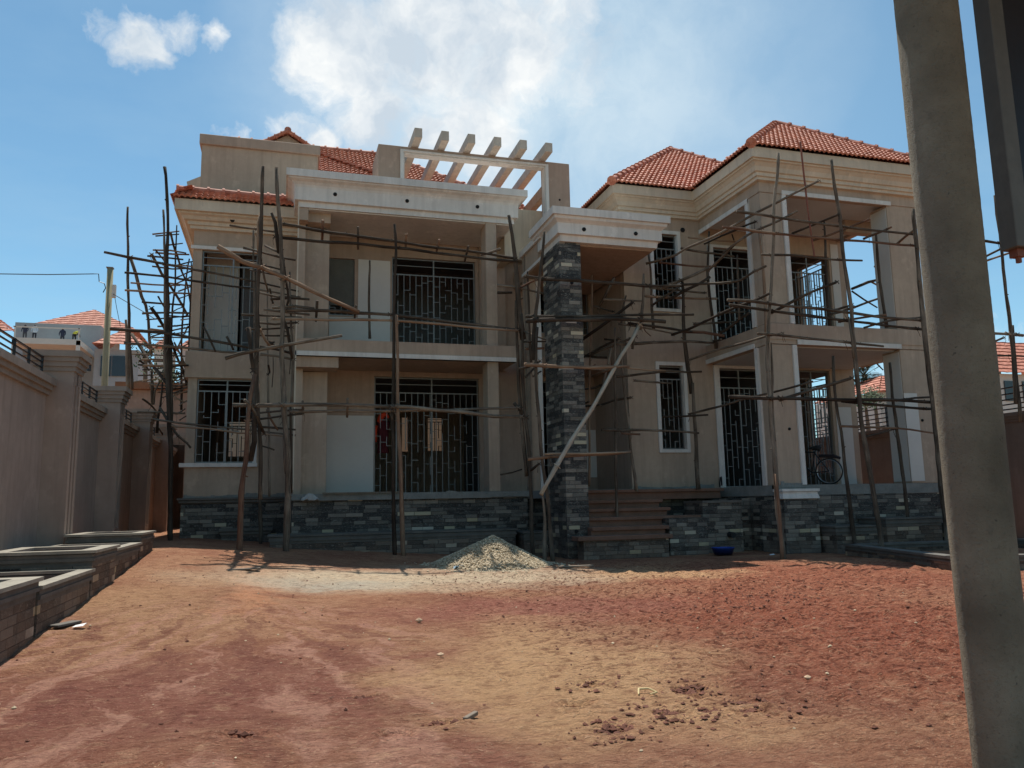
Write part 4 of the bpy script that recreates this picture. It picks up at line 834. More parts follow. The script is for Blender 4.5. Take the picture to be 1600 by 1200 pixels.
m = MB(); m.poly([(-2.95, 25, 11.25), (-2.31, 25, 11.6), (-2.31, 25, 10.3), (-2.75, 25, 10.3)]); m.poly([(-2.95, 25, 11.25), (-2.31, 25, 11.6), (-2.31, 27, 11.6), (-2.95, 27, 11.25)]); m.box(-2.75, -2.31, 25.02, 27, 9.3, 11.2); part(m, 'side_gable', cream)
# pergola ---------------------------------------------------------------------
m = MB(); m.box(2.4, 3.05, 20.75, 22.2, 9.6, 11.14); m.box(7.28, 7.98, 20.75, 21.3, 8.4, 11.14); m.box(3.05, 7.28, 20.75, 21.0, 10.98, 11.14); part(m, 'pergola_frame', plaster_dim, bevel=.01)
m = MB(); m.box(3.0, 3.09, 20.69, 20.747, 9.6, 10.98); m.box(7.22, 7.31, 20.69, 20.747, 8.4, 10.98); m.box(3.0, 7.31, 20.69, 20.747, 10.98, 11.03); m.box(3.051, 3.12, 20.75, 21.0, 9.6, 10.97); m.box(7.2, 7.279, 20.75, 21.0, 8.4, 10.97); m.box(3.12, 7.2, 20.75, 21.0, 10.94, 10.977); part(m, 'pergola_trim', trim)
for x in (3.30, 4.04, 4.78, 5.53, 6.28, 7.04):
    m = MB(); m.box(x, x + .21, 20.12, 26.4, 11.142, 11.42); part(m, 'pergola_beam', beam_m, bevel=.008)
m = MB(); m.box(7.3, 7.5, 21.31, 24.5, 10.3, 10.62); part(m, 'tie_beam', plaster_dim)
plug(7.65, 20.75, 10.0, .03)
# entrance ----------------------------------------------------------------------
m = MB(); m.box(6.4, 6.95, 17.5, 18.75, -.1, 7.58); part(m, 'entrance_pillar', stone)
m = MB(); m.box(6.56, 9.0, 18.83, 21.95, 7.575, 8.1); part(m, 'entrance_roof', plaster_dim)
m = MB(); m.sweep(6.42, 9.0, 17.44, 18.82, [(7.57, .0), (7.72, .02), (7.735, .1), (8.0, .1), (8.03, .13), (8.08, .2), (8.15, .215), (8.155, .27), (8.34, .275)]); ent = part(m, 'entrance_canopy', trim)
m = MB(); m.box(6.6, 8.95, 17.6, 21.9, 7.53, 7.567); part(m, 'soffit', plaster_dim)
for x in (7.0, 8.38): plug(x, 17.33, 7.87, .05, ent)
m = MB(); m.box(6.32, 6.5, 18.9, 20.3, 7.4, 8.04); m.box(6.32, 6.62, 20.05, 20.3, F1, 7.39); part(m, 'side_panel', plaster)
m = MB(); m.box(6.25, 6.318, 18.55, 20.33, 8.0, 8.16); m.box(6.27, 6.318, 18.55, 20.2, 7.42, 7.5); m.box(6.624, 6.74, 20.02, 20.28, F1, 7.3); part(m, 'white_band', trim)
m = MB(); m.box(6.29, 6.40, 20.0, 20.048, F1, 8.0); part(m, 'timber_post', lumber)
m = MB(); m.box(6.0, 6.25, 20.9, 21.95, 8.2, 9.95); m.box(6.26, 8.6, 21.6, 21.85, 8.4, 9.95); part(m, 'parapet', cream)
m = MB(); m.box(6.7, 9.0, 20.6, 21.9, 4.98, 5.3); part(m, 'landing', plaster_dim)
# steps
steps = [(6.42, 8.75, 16.9, 17.3, .42, .52), (6.9, 8.85, 17.25, 17.75, .62, .71), (6.96, 10.2, 17.65, 18.1, .84, .92), (6.96, 9.3, 18.0, 18.5, 1.04, 1.12), (6.96, 9.3, 18.4, 18.9, 1.24, 1.32), (6.96, 11.3, 18.8, 19.5, 1.5, 1.58)]
for i, (a, b, c, d, z0, z1) in enumerate(steps):
    m = MB(); m.box(a, b, c - .05, d, z0, z1); t_ = part(m, 'step', dust_step, bevel=.012)
    m = MB(); m.box(a + .15 if i == 0 else a, b - .08, c + .02, d + .02, (steps[i - 1][5] if i else -.1), z0 - .002); part(m, 'riser', stone_brown if i == 0 else dust_step, t_)
m = MB(); m.box(6.96, 9.05, 19.5, 21.98, 1.3, F1); part(m, 'porch_floor', rough_cement)
# stone plinths --------------------------------------------------------------------
m = MB(); m.box(-2.34, .28, 21.44, 29, 0, 1.5); part(m, 'plinth', stone)
m = MB(); m.sweep(-2.34, .28, 21.44, 29, [(1.42, .0), (1.45, .05), (1.5, .05), (1.52, .09), (1.57, .09)]); part(m, 'plinth_coping', coping_m)
m = MB(); m.box(-1.35, -.2, 21.15, 21.43, 0, .62); part(m, 'ledge', stone); m = MB(); m.sweep(-1.35, -.2, 21.15, 21.43, [(.62, 0), (.66, .03), (.7, .03), (.74, .06), (.8, .06)]); part(m, 'ledge_coping', coping_m)
m = MB(); m.box(.30, 6.2, 19.88, 21.9, 0, 1.44); m.box(5.5, 6.9, 20.3, 21.9, 0, 1.44); part(m, 'plinth', stone)
m = MB(); m.box(.26, 6.24, 19.8, 21.0, 1.46, 1.6); m.box(.28, 6.22, 19.84, 21, 1.442, 1.458); part(m, 'porch_floor', rough_cement)
m = MB(); m.box(9.05, 11.5, 19.42, 22, 0, 1.4); m.box(11.52, 16.4, 16.63, 20, 0, 1.345); part(m, 'plinth', stone)
m = MB(); m.sweep(9.2, 11.45, 19.42, 20, [(1.4, .0), (1.43, .04), (1.5, .05), (1.51, .08), (1.58, .08)]); part(m, 'plinth_coping', coping_m)
m = MB(); m.box(11.42, 12.36, 16.36, 17.3, -.1, 1.25); part(m, 'corner_pier', stone)
m = MB(); m.sweep(11.44, 12.34, 16.38, 16.62, [(1.25, .0), (1.27, .06), (1.33, .05), (1.38, .03), (1.42, .03), (1.44, .07), (1.5, .07)]); part(m, 'pier_cap', trim)
m = MB(); m.box(8.9, 9.92, 17.3, 18.2, -.1, .86); part(m, 'stair_pier', stone)
m = MB(); m.box(9.92, 11.0, 17.5, 18.4, -.1, 1.2); part(m, 'stair_pier', stone); m = MB(); m.box(9.9, 11.02, 17.46, 18.4, 1.2, 1.26); part(m, 'pier_cap', coping_m)
m = MB(); m.box(11.0, 11.5, 17.9, 19.4, -.1, 1.3); part(m, 'plinth', stone)
# planter troughs against the porch: each a low stone wall with stepped coping
def trough(name, x0, x1, y0, y1, z0, z1, label, mat=stone_brown, cm=coping_m, t_=.16, group='stone planter troughs'):
    o = thing(name, ((x0 + x1) / 2, (y0 + y1) / 2, z0), label, 'planter', group)
    mb = MB(); zc_ = z1 - .2
    mb.box(x0, x1, y0, y0 + t_, z0 - .3, zc_); mb.box(x0, x1, y1 - t_, y1, z0 - .3, zc_); mb.box(x0, x0 + t_, y0 + t_, y1 - t_, z0 - .3, zc_); mb.box(x1 - t_, x1, y0 + t_, y1 - t_, z0 - .3, zc_)
    mb.build('wall', mat, o)
    mb = MB()
    for za, zb, e in ((zc_, z1 - .14, .0), (z1 - .14, z1 - .10, .03), (z1 - .10, z1 - .05, .015), (z1 - .05, z1, .05)):
        X0, X1, Y0, Y1 = x0 - e, x1 + e, y0 - e, y1 + e; q = t_ + e
        if e == .05: mb.build('moulding', coping_m, o); mb = MB(); za += .012
        mb.box(X0, X1, Y0, Y0 + q, za, zb); mb.box(X0, X1, Y1 - q, Y1, za, zb); mb.box(X0, X0 + q, Y0 + q, Y1 - q, za, zb); mb.box(X1 - q, X1, Y0 + q, Y1 - q, za, zb)
    mb.build('coping', cm, o)
    mb = MB(); mb.box(x0 + t_ + .06, x1 - t_ - .06, y0 + t_ + .06, y1 - t_ - .06, z0 - .3, z1 - .26); mb.build('soil_fill', soil, o); return o
trough('planter', -.18, 5.55, 18.85, 19.78, .2, .68, 'long low slate planter running under the left porch, behind the gravel heap')
trough('planter', 5.7, 6.3, 18.6, 19.5, .1, .6, 'short slate planter between the left porch and the stone pillar')
trough('planter', 12.45, 13.6, 15.9, 16.55, 0, .62, 'low slate planter right beside the white-capped corner pier')
trough('planter', 13.7, 15.3, 15.7, 16.58, 0, .78, 'taller slate planter under the right wing porch, middle of three')
trough('planter', 15.42, 17.0, 15.7, 16.58, 0, .62, 'low slate planter at the far right end of the wing, beside the leaning pole')
# left boundary planters
def tall(x0, x1, y0, y1, z, zt, lb): return trough('planter', x0, x1, y0, y1, z, zt, lb, stone_brown, coping_pale, .12 if 'low' in lb else .17, 'planters along the boundary wall')
tall(-3.3, -2.3, 7.0, 9.12, 0, .66, 'nearest tall square planter with pale coping by the left wall')
tall(-3.66, -2.3, 9.2, 11.5, .05, .57, 'nearer low planter between two tall planters by the left wall')
tall(-3.5, -2.3, 11.58, 13.15, .2, .80, 'second tall planter with deep pale coping by the left wall')
tall(-3.66, -2.35, 13.23, 15.5, .25, .74, 'farther low planter behind the second tall planter')
tall(-3.5, -2.35, 15.58, 17.1, .4, .9, 'farthest tall planter, beside the tall scaffold upright')
# front bed at the right, skewed to the house
o = thing('planter', (13.5, 13, 0), 'long skewed planter bed with stepped dark coping in front of the right wing', 'planter')
A_, B_, C_, D_ = Vector((12.15, 15.25, 0)), Vector((11.05, 11.15, 0)), Vector((16.2, 10.2, 0)), Vector((16.6, 14.9, 0))
mb = MB(); mc = MB()
for p, q in ((A_, B_), (B_, C_), (C_, D_), (D_, A_)):
    d = (q - p).normalized(); n_ = Vector((-d.y, d.x, 0)); c_ = (p + q) / 2 + n_ * .09; h = (q - p).length / 2
    mb.obox((c_.x, c_.y), (d.x, d.y), (n_.x, n_.y), h, .09, -.15, .14)
    for za, zb, e in ((.141, .17, .02), (.17, .205, .0), (.205, .25, .04)): mc.obox((c_.x, c_.y), (d.x, d.y), (n_.x, n_.y), h + e - .001 * (p.x), .09 + e, za, zb)
mb.build('wall', stone_brown, o); mc.build('coping', coping_m, o)
mb = MB(); mb.poly([tuple(A_ + Vector((.3, -.3, .05))), tuple(B_ + Vector((.3, .3, .05))), tuple(C_ + Vector((-.3, .3, .05))), tuple(D_ + Vector((-.3, -.3, .05)))]); mb.build('soil_fill', soil, o)

# windows ---------------------------------------------------------------------------
def grille(mb, x0, x1, z0, z1, y, seed, transom=.32, pitch=.165, axis='x', muls=(), b=.0095):
    rd = random.Random(seed)
    def bx(a0, a1, c0, c1, e=0):
        if axis == 'x': mb.box(a0, a1, y - .012 - e, y + .012 + e, c0, c1)
        else: mb.box(y - .012 - e, y + .012 + e, a0, a1, c0, c1)
    zt = z1 - transom; bx(x0, x1, z0, z0 + .03, .004); bx(x0, x1, z1 - .03, z1, .004); bx(x0, x0 + .03, z0, z1, .003); bx(x1 - .03, x1, z0, z1, .003)
    if transom: bx(x0, x1, zt, zt + .035, .005); bx(x0, x1, z1 - transom * .45, z1 - transom * .45 + .02)
    for q in muls: bx(q - .02, q + .02, z0, z1, .006)
    n = max(2, round((x1 - x0) / pitch)); xs = [x0 + (x1 - x0) * i / n for i in range(n + 1)]; ht = zt - z0
    lev = {}
    for i in range(n):
        base = (i % 3) * .31 + rd.uniform(-.06, .06); L = []
        z = z0 + .25 + base * .9
        while z < zt - .12: L.append(z); z += rd.choice((.46, .62, .9))
        lev[i] = L
        for z in L: bx(xs[i], xs[i + 1], z, z + .016, -.002)
    for i in range(1, n):
        gaps = []
        if i % 2 == 1 or rd.random() < .2:
            cand = sorted(lev[i - 1] + lev[i])
            for a, c in zip(cand, cand[1:]):
                if c - a > .12 and rd.random() < .45: gaps.append((a + (c - a) * .45, c) if rd.random() < .5 else (a + .016, a + (c - a) * .5))
        z = z0
        for a, c in gaps:
            if a > z: bx(xs[i] - b, xs[i] + b, z, a)
            z = c
        bx(xs[i] - b, xs[i] + b, z, zt)
def window(x0, x1, z0, z1, y, seed, surround=None, name='window', depth=.12, par=None, **k):
    mb = MB(); e = .03
    mb.box(x0, x1, y + depth, y + depth + .05, z0, z0 + e); mb.box(x0, x1, y + depth, y + depth + .05, z1 - e, z1)
    mb.box(x0, x0 + e, y + depth, y + depth + .05, z0 + e, z1 - e); mb.box(x1 - e, x1, y + depth, y + depth + .05, z0 + e, z1 - e)
    wf = part(mb, name, grille_m)
    g = MB(); grille(g, x0 + .01, x1 - .01, z0 + .01, z1 - .01, y + depth - .03, seed, **k); part(g, 'grille', grille_m, wf)
    if surround:
        a = surround; s_ = MB(); q = .05
        s_.box(x0 - a, x1 + a, y - q, y - .003, z1, z1 + a); s_.box(x0 - a, x1 + a, y - q, y - .003, z0 - a * .9, z0); s_.box(x0 - a, x0, y - q, y - .003, z0, z1); s_.box(x1, x1 + a, y - q, y - .003, z0, z1)
        s_.box(x1 - .012, x1 - .001, y, y + .19, z0, z1)
        part(s_, 'surround', trim, wf)
    return wf
window(-2.08, -.68, 2.44, 4.6, 21.5, 1, muls=(-1.35,), depth=.1)
window(-2.08, -.68, 5.32, 8.02, 21.5, 2, depth=.1, muls=(-1.3,), transom=.4)
wb = window(1.2, 1.9, 6.55, 8.2, 22.0, 3, transom=0); m = MB(); m.box(1.22, 1.88, 22.06, 22.08, 6.85, 8.18); part(m, 'cover_board', simple('olive_board', (.115, .115, .095), .8, .2, 3), wb)
window(2.47, 5.46, F1, 4.86, 22.0, 4, name='door', muls=(3.1, 4.1), transom=.45, pitch=.175)
window(2.95, 5.4, 5.45, 8.35, 22.0, 5, name='door', muls=(4.17,), transom=.5, pitch=.17)
window(7.35, 8.25, F1, 4.85, 22.0, 6, name='door', transom=0)
window(7.35, 8.95, 6.3, 8.1, 22.0, 7, transom=.2)
window(*RBW[0], 19.6, 8, surround=.1, transom=.42, pitch=.15)
window(*RBW[1], 19.6, 9, surround=.1, transom=.38, pitch=.15)
for i, r_ in enumerate(RBW[2:]):
    window(*r_, 19.6, 10 + i, name='door', transom=.55, muls=((r_[0] + r_[1]) / 2,), pitch=.16)
m = MB()
for r_ in (RBW[2], RBW[3]):
    m.box(r_[0] - .17, r_[0], 19.55, 19.597, r_[2], r_[3]); m.box(r_[0] - .17, r_[1] + .1, 19.55, 19.597, r_[3], r_[3] + .08)
part(m, 'door_trim', trim)
for (y0, y1, z0, z1, sd) in ((20.4, 21.6, 5.6, 8.7, 20), (20.4, 21.6, 2.0, 5.05, 21)):
    g = MB(); grille(g, y0, y1, z0, z1, 16.3, sd, axis='y', transom=.3, pitch=.14); part(g, 'window', grille_m)
for (x0, x1, z0, z1, sd) in ((5.4, 6.0, 3.3, 4.62, 30), (-1.8, -.9, 3.1, 4.4, 31)):
    g = MB(); grille(g, x0, x1, z0, z1, 30.1, sd, transom=.2, pitch=.14, b=.014); part(g, 'window', black_m)
# cement smears along the wall feet
rd = random.Random(8)
for x0, x1, y, z in ((9.1, 11.5, 19.585, F1), (11.55, 12.2, 16.605, F1), (-2.3, .3, 21.49, F1 - .03), (.5, 5.2, 19.79, 1.5)):
    n_ = int((x1 - x0) / .09); m = MB()
    for i in range(n_):
        a = x0 + (x1 - x0) * i / n_; h = .03 + .13 * max(0, noise.noise(Vector((a * 2.3, y, 1)))) + rd.uniform(0, .025)
        m.box(a, a + .09, y - .012 - rd.uniform(0, .004), y + .004, z - .06, z + h)
    part(m, 'cement_smear', rough_cement)
# conduit bits
for x, y, z in ((11.9, 16.61, 2.95), (14.1, 19.59, 3.0), (15.9, 16.61, 3.2), (15.0, 19.59, 6.2), (10.95, 19.59, 8.95)): plug(x, y, z, .035 if z < 8 else .07)
m = MB(); m.tube([(10.62, 17.32, .42), (10.62, 17.7, .44)], .07, 14); part(m, 'drain_pipe', black_m)
m = MB(); m.tube([(11.62, 19.5, 1.62), (11.6, 19.46, 1.75), (11.62, 19.44, 1.88), (11.68, 19.5, 1.9), (11.7, 19.52, 1.66)], .02, 8); part(m, 'cable_loop', black_m)
for x, z in ((6.7, 6.55), (6.62, .62)):
    m = MB(); m.tube([(x, 17.488, z), (x, 17.52, z)], .045, 12); part(m, 'pipe_hole', dark_hole)
# ---------------- scaffolds ----------------
KN = {'u': 'upright_pole', 'l': 'ledger_pole', 'b': 'brace_pole', 'p': 'crosspiece_pole'}
INFO = {'side': ((-2.9, 20.5, .4), 'tall dense timber pole scaffold in the gap between the boundary wall and house'),
        'porch': ((2, 18, .2), 'rough timber pole scaffold with three ledger levels across the left porch'),
        'entrance': ((7.5, 17, .1), 'timber pole scaffold around the slate pillar with one steep pale brace'),
        'wing': ((12, 15.2, 0), 'timber pole scaffold wrapped round the right wing porch, with long outward crosspieces'),
        'far': ((18.5, 16.5, 0), 'timber poles of a scaffold standing off the far side of the right wing')}
random.seed(11)
def smooth_pts(pts, step=.28):
    P = [Vector(p) for p in pts]; out = []
    if len(P) == 2: P = [P[0], (P[0] + P[1]) / 2, P[1]]
    for i in range(len(P) - 1):
        p0, p1, p2, p3 = P[max(0, i - 1)], P[i], P[i + 1], P[min(len(P) - 1, i + 2)]
        n = max(1, int((p2 - p1).length / step))
        for k in range(n):
            t = k / n
            out.append(.5 * ((2 * p1) + (p2 - p0) * t + (2 * p0 - 5 * p1 + 4 * p2 - p3) * t * t + (3 * p1 - p0 - 3 * p2 + p3) * t ** 3))
    return out + [P[-1]]
pale_pole = wood_mat('pale_pole', [(.32, (.12, .09, .065)), (.46, (.26, .21, .155)), (.62, (.42, .35, .27)), (.78, (.55, .48, .38))])
nails = simple('wire_tie', (.12, .1, .09), .6, .2)
xr = random.Random(21)
def extra(n, x, y, z, r, fam):
    out = []
    for k in range(n):
        f_ = xr.choice(fam); X, Y, Z = xr.uniform(*x), xr.uniform(*y), xr.uniform(*z)
        if f_ == 'p': d = Vector((xr.uniform(-.12, .12), xr.uniform(1.2, 2.2), xr.uniform(-.12, .12)))
        elif f_ == 'l': d = Vector((xr.uniform(.8, 1.2), xr.uniform(-.1, .1), xr.uniform(-.06, .06)))
        elif f_ == 'u': d = Vector((xr.uniform(-.1, .1), xr.uniform(-.1, .1), -xr.uniform(1.8, 3)))
        else: d = Vector((xr.uniform(-.5, .5), xr.uniform(-.6, .6), -xr.uniform(1.2, 1.9)))
        a = Vector((X, Y, Z)); m_ = a + d * .5 + Vector((xr.uniform(-.05, .05), 0, xr.uniform(-.05, .05))); out.append((f_, r * xr.uniform(.8, 1.15), [tuple(a), tuple(m_), tuple(a + d)]))
    return out
POLES['side'] += extra(24, (-3.5, -3.2), (21, 25), (3.2, 8.2), .03, 'pllll')
POLES['entrance'] += extra(9, (7.2, 8.6), (17.6, 18.3), (3.6, 6.4), .03, 'lp')
POLES['porch'] += extra(9, (-.7, -.2), (18.3, 18.9), (3.4, 7.4), .028, 'llp')
for key, polesl in POLES.items():
    loc, lb = INFO[key]; sc_ = thing('scaffold', loc, lb, 'scaffold', 'pole scaffolds round the house')
    ups = [(r_, [Vector(p) for p in q_]) for k_, r_, q_ in polesl if k_ == 'u']
    for kind, r, pts in polesl:
        pts = [Vector(p) for p in pts]
        if kind == 'u':
            lo = min(pts, key=lambda p: p.z)
            if lo.z < 1.0 and key != 'side' or lo.z < .7:
                end = pts[-1]; end.z = min(end.z, gz(end.x, end.y) - .08)
                pts[-1] = end
        q = smooth_pts(pts); n = len(q); sd = random.random() * 99; L = sum((q[i + 1] - q[i]).length for i in range(n - 1))
        if key == 'side': r *= .82
        amp = min(.018, .4 * r) * (1 if L > .8 else .3)
        rr = []; outp = []
        for i, p in enumerate(q):
            t = i / (n - 1); w_ = Vector((noise.noise(Vector((t * L * 1.1, sd, 0))), noise.noise(Vector((t * L * 1.1, sd, 7))), noise.noise(Vector((t * L * 1.1, sd, 3))))) * amp * 1.6
            outp.append(p + w_)
            rr.append(max(.008, r * (.66 + .46 * t if kind == 'u' else 1.0 - .16 * t) * (1 + .16 * noise.noise(Vector((t * L * 3, sd, 1))))))
        mb = MB(); mb.tube(outp, rr, 8, uv=True)
        # snags and knots
        for k in range(int(L * .9)):
            i = random.randrange(1, n - 1) if n > 2 else 0
            d = Vector((random.uniform(-1, 1), random.uniform(-1, 1), random.uniform(-.2, 1))).normalized()
            mb.tube([outp[i], outp[i] + d * (r * random.uniform(1.1, 1.9))], [r * .45, r * .22], 5, uv=True)
        if kind != 'u':
            for ru, up_pts in ups:
                best = None
                for a, b in zip(up_pts, up_pts[1:]):
                    for k in range(9):
                        s_ = a.lerp(b, k / 8)
                        for i_, p in enumerate(outp):
                            dd = (p - s_).length
                            if dd < .55 and (best is None or dd < best[0]): best = (dd, s_, i_)
                if best and best[0] < .45:
                    c_ = outp[best[2]]; e = Vector((.9, .1, .35)).normalized() * r * 1.5
                    for sg in (-1, 1): mb.tube([c_ + Vector((sg * e.x, -r * .7, e.z * 2)), c_ + Vector((0, -r * 1.35, 0)), c_ + Vector((-sg * e.x, -r * .7, -e.z * 2))], r * .28, 5, uv=True)
                    if random.random() < .4: mb.tube([c_, c_ + Vector((random.uniform(-.05, .05), -.03, -.08)), c_ + Vector((random.uniform(-.06, .06), -.04, -.2))], .006, 4, uv=True)
        mt = bark_red if random.random() < (.2 if kind != 'u' else .08) else bark
        if key == 'entrance' and pts[0].z > 1.2 and kind == 'b' and L > 4: mt = pale_pole
        o = mb.build(KN[kind], mt, sc_, smooth=True)
    if key == 'wing':
        pts = [(1226, 225)]
        mb = MB(); mb.tube([(11.83, 15.3, 9.75), (11.86, 15.3, 9.0), (11.90, 15.3, 8.0), (11.95, 15.3, 7.3), (11.98, 15.3, 6.9)], .022, 7, uv=True)
        o = mb.build('rusty_bar', rebar, sc_)
# wire ties hanging off the porch scaffold
# ---------------- left boundary wall ----------------
bw = thing('boundary_wall', (-4, 18, .5), 'high pinkish-brown boundary wall with fluted piers and black railing, left side', 'wall')
X0 = -4.0
m = MB(); m.box(X0 - .2, X0, 2, 60, .55, 3.34); m.build('wall_panel', wall_mat, bw)
m = MB(); m.box(X0 - .22, X0 + .06, 2, 60, 3.34, 3.42); m.box(X0 - .24, X0 + .11, 2, 60, 3.42, 3.5); m.box(X0 - .26, X0 + .16, 2, 60, 3.5, 3.62); m.build('coping', wall_cap, bw)
m = MB(); m.box(X0 - .2, X0 + .32, 2, 60, .40, .55); m.build('base_ledge', coping_pale, bw)
m = MB(); m.box(X0 - .2, X0 + .24, 2, 60, -.2, .399); m.build('base', rough_cement, bw)
piers = [15.95, 20.35, 24.8, 29.2, 33.6, 38, 42.5, 47, 51.5]
pm = None
for i, y in enumerate(piers):
    if pm is None:
        m = MB(); w0 = .42; m.box(X0 + .001, X0 + w0 - .06, y - .3, y + .3, .56, 3.78)
        for a, b in ((-.3, -.16), (-.06, .06), (.16, .3)): m.box(X0 + w0 - .06, X0 + w0, y + a, y + b, .56, 3.78)
        m.box(X0 + w0 - .06, X0 + w0, y - .16, y + .16, .56, .9); m.box(X0 + w0 - .06, X0 + w0, y - .16, y + .16, 3.55, 3.78)
        m.box(X0 - .25, X0 + .001, y - .3, y + .3, 3.63, 3.78)
        pm = m.build('pier', wall_mat, bw)
        c = MB()
        for za, zb, e in ((3.78, 3.86, .03), (3.86, 3.95, .06), (3.95, 4.03, .09), (4.03, 4.14, .13)): c.box(X0 - .25 - e, X0 + w0 + e, y - .3 - e, y + .3 + e, za, zb)
        pc = c.build('pier_cap', wall_cap, pm); y_first = y
    else:
        q = pm.copy(); q.location.y += y - y_first; col.objects.link(q); q.parent = bw; q.matrix_parent_inverse = pm.matrix_parent_inverse.copy()
        s_ = pc.copy(); col.objects.link(s_); s_.parent = q; s_.matrix_parent_inverse = pc.matrix_parent_inverse.copy()
for a, b in zip([11.2] + piers, piers):
    m = MB()
    for z, e in ((3.70, .012), (3.80, .012), (3.90, .012), (3.99, .02)): m.box(X0 - .06 - e, X0 - .06 + e, a + .45, b - .45, z, z + .022)
    k = 5; 
    for i in range(k + 1):
        yy = a + .45 + (b - a - .9) * i / k; m.box(X0 - .08, X0 - .04, yy - .015, yy + .015, 3.62, 4.02)
    m.build('railing', black_m, bw)
# right boundary wall
rw = thing('boundary_wall', (20, 20, 0), 'dark boundary wall with black railing seen through the right porch', 'wall')
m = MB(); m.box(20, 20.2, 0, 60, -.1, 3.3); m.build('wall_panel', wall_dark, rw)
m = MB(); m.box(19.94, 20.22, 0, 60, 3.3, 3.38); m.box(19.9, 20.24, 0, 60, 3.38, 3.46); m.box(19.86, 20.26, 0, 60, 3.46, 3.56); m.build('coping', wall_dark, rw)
m = MB()
for z in (3.66, 3.8, 3.94, 4.1, 4.28): m.box(20.05, 20.09, 0, 60, z, z + .035)
for i in range(40): m.box(20.04, 20.1, i * 1.5, i * 1.5 + .05, 3.56, 4.32)
m.build('railing', black_m, rw)
rr_ = thing('boundary_wall', (6, 34, 0), 'plain rear boundary wall glimpsed through the back windows', 'wall')
m = MB(); m.box(-4, 20, 34, 34.2, 0, 5.8); m.build('wall_panel', simple('ochre_render', (.46, .42, .33), .9, .15, 1), rr_)
# ---------------- foreground gate column ----------------
gc = thing('gate_column', (3.15, 3.3, 0), 'rough round cement column close to the camera at right', 'column')
def fgcol():
    mb = MB(); cx, cyy, r = FG; n = 96; zs = [i * .02 for i in range(-5, 236)]
    for z in zs:
        for j in range(n):
            a = 2 * math.pi * j / n; k = r * (.955 + .024 * z) + .004 * noise.noise(Vector((math.cos(a) * 2, math.sin(a) * 2, z * 1.4))) + .0013 * noise.noise(Vector((math.cos(a) * 9, math.sin(a) * 9, z * 40)))
            mb.v.append((cx + math.cos(a) * k, cyy + math.sin(a) * k, z))
    for i in range(len(zs) - 1):
        for j in range(n): a = i * n + j; b = i * n + (j + 1) % n; mb.f.append((a, b, b + n, a + n))
    m, t, b = new_mat('rough_render'); p = pos(t)
    n1 = t.noise(p, 2.2, 6, .6); n2 = t.noise(p, 55, 5, .7); n3 = t.noise(p, 7, 5, .6)
    c = t.ramp(n1, [(.3, (.20, .175, .13)), (.55, (.32, .285, .215)), (.75, (.45, .41, .32))])
    c = t.mix(1, c, (1.08, 1.02, .96), 'MULTIPLY'); sp = t.noise(p, 26, 3, .6); c = t.mix(t.rng(sp, .69, .74, 0, .6), c, (.07, .065, .055)); c = t.mix(t.rng(n2, .56, .66, 0, .4), c, (.16, .145, .11)); c = t.mix(t.rng(n3, .6, .75, 0, .5), c, (.14, .13, .11)); c = t.mix(t.rng(n3, .36, .27, 0, .4), c, (.36, .27, .17))
    t.l.new(c, b.inputs['Base Color']); b.inputs['Roughness'].default_value = .95
    t.l.new(t.bump(t.math('ADD', n2, t.math('MULTIPLY', t.noise(p, 160, 3, .6), .5)), 1, .03), b.inputs['Normal'])
    mb.build('shaft', m, gc, smooth=True)
FG = (3.294, 3.139, .146)
fgcol()
m = MB(); m.box(2.8, 7, .2, 3.60, 4.7, 5.0); m.build('gate_roof_shade', concrete, gc);  # unseen gate roof, enlarged to shade the column top from the sky
gt = thing('hanging_gate', (3.8, 3.05, 2.5), 'dark grey steel gate panel hanging in the top right corner beside the column', 'gate')
m = MB(); m.box(3.57, 3.665, 3.0, 3.1, 2.54, 4.69); m.build('stile', gate_m, gt, bevel=.004)
m = MB(); m.box(3.665, 3.98, 3.035, 3.06, 2.56, 4.69); m.build('sheet', black_m, gt)
m = MB(); m.box(3.60, 3.66, 3.03, 3.08, 2.50, 2.54); m.tube([(3.625, 3.05, 2.47), (3.625, 3.05, 2.52)], .014, 8); m.build('rusty_hinge', rebar, gt)
# ---------------- small yard things ----------------
def ring(mb, c, r0, r1, z0, z1, n=28):
    pass
bs_ = MB(); cx, cyy = 9.95, 16.72; n = 32
prof_b = [(.02, .20), (.0, .205), (.15, .262), (.155, .275), (.16, .27), (.152, .25), (.03, .195), (.03, 0.001)]
for z, r in prof_b:
    for j in range(n): a = 2 * math.pi * j / n; bs_.v.append((cx + math.cos(a) * r, cyy + math.sin(a) * r, gz(cx, cyy) + .02 + z))
for i in range(len(prof_b) - 1):
    for j in range(n): a = i * n + j; b = i * n + (j + 1) % n; bs_.f.append((a, b, b + n, a + n))
tag(bs_.build('basin', simple('blue_plastic', (.012, .055, .30), .35, .05, 3, bst=.02), smooth=True), 'round blue plastic basin on the ground beside the stone stair pier', 'basin')
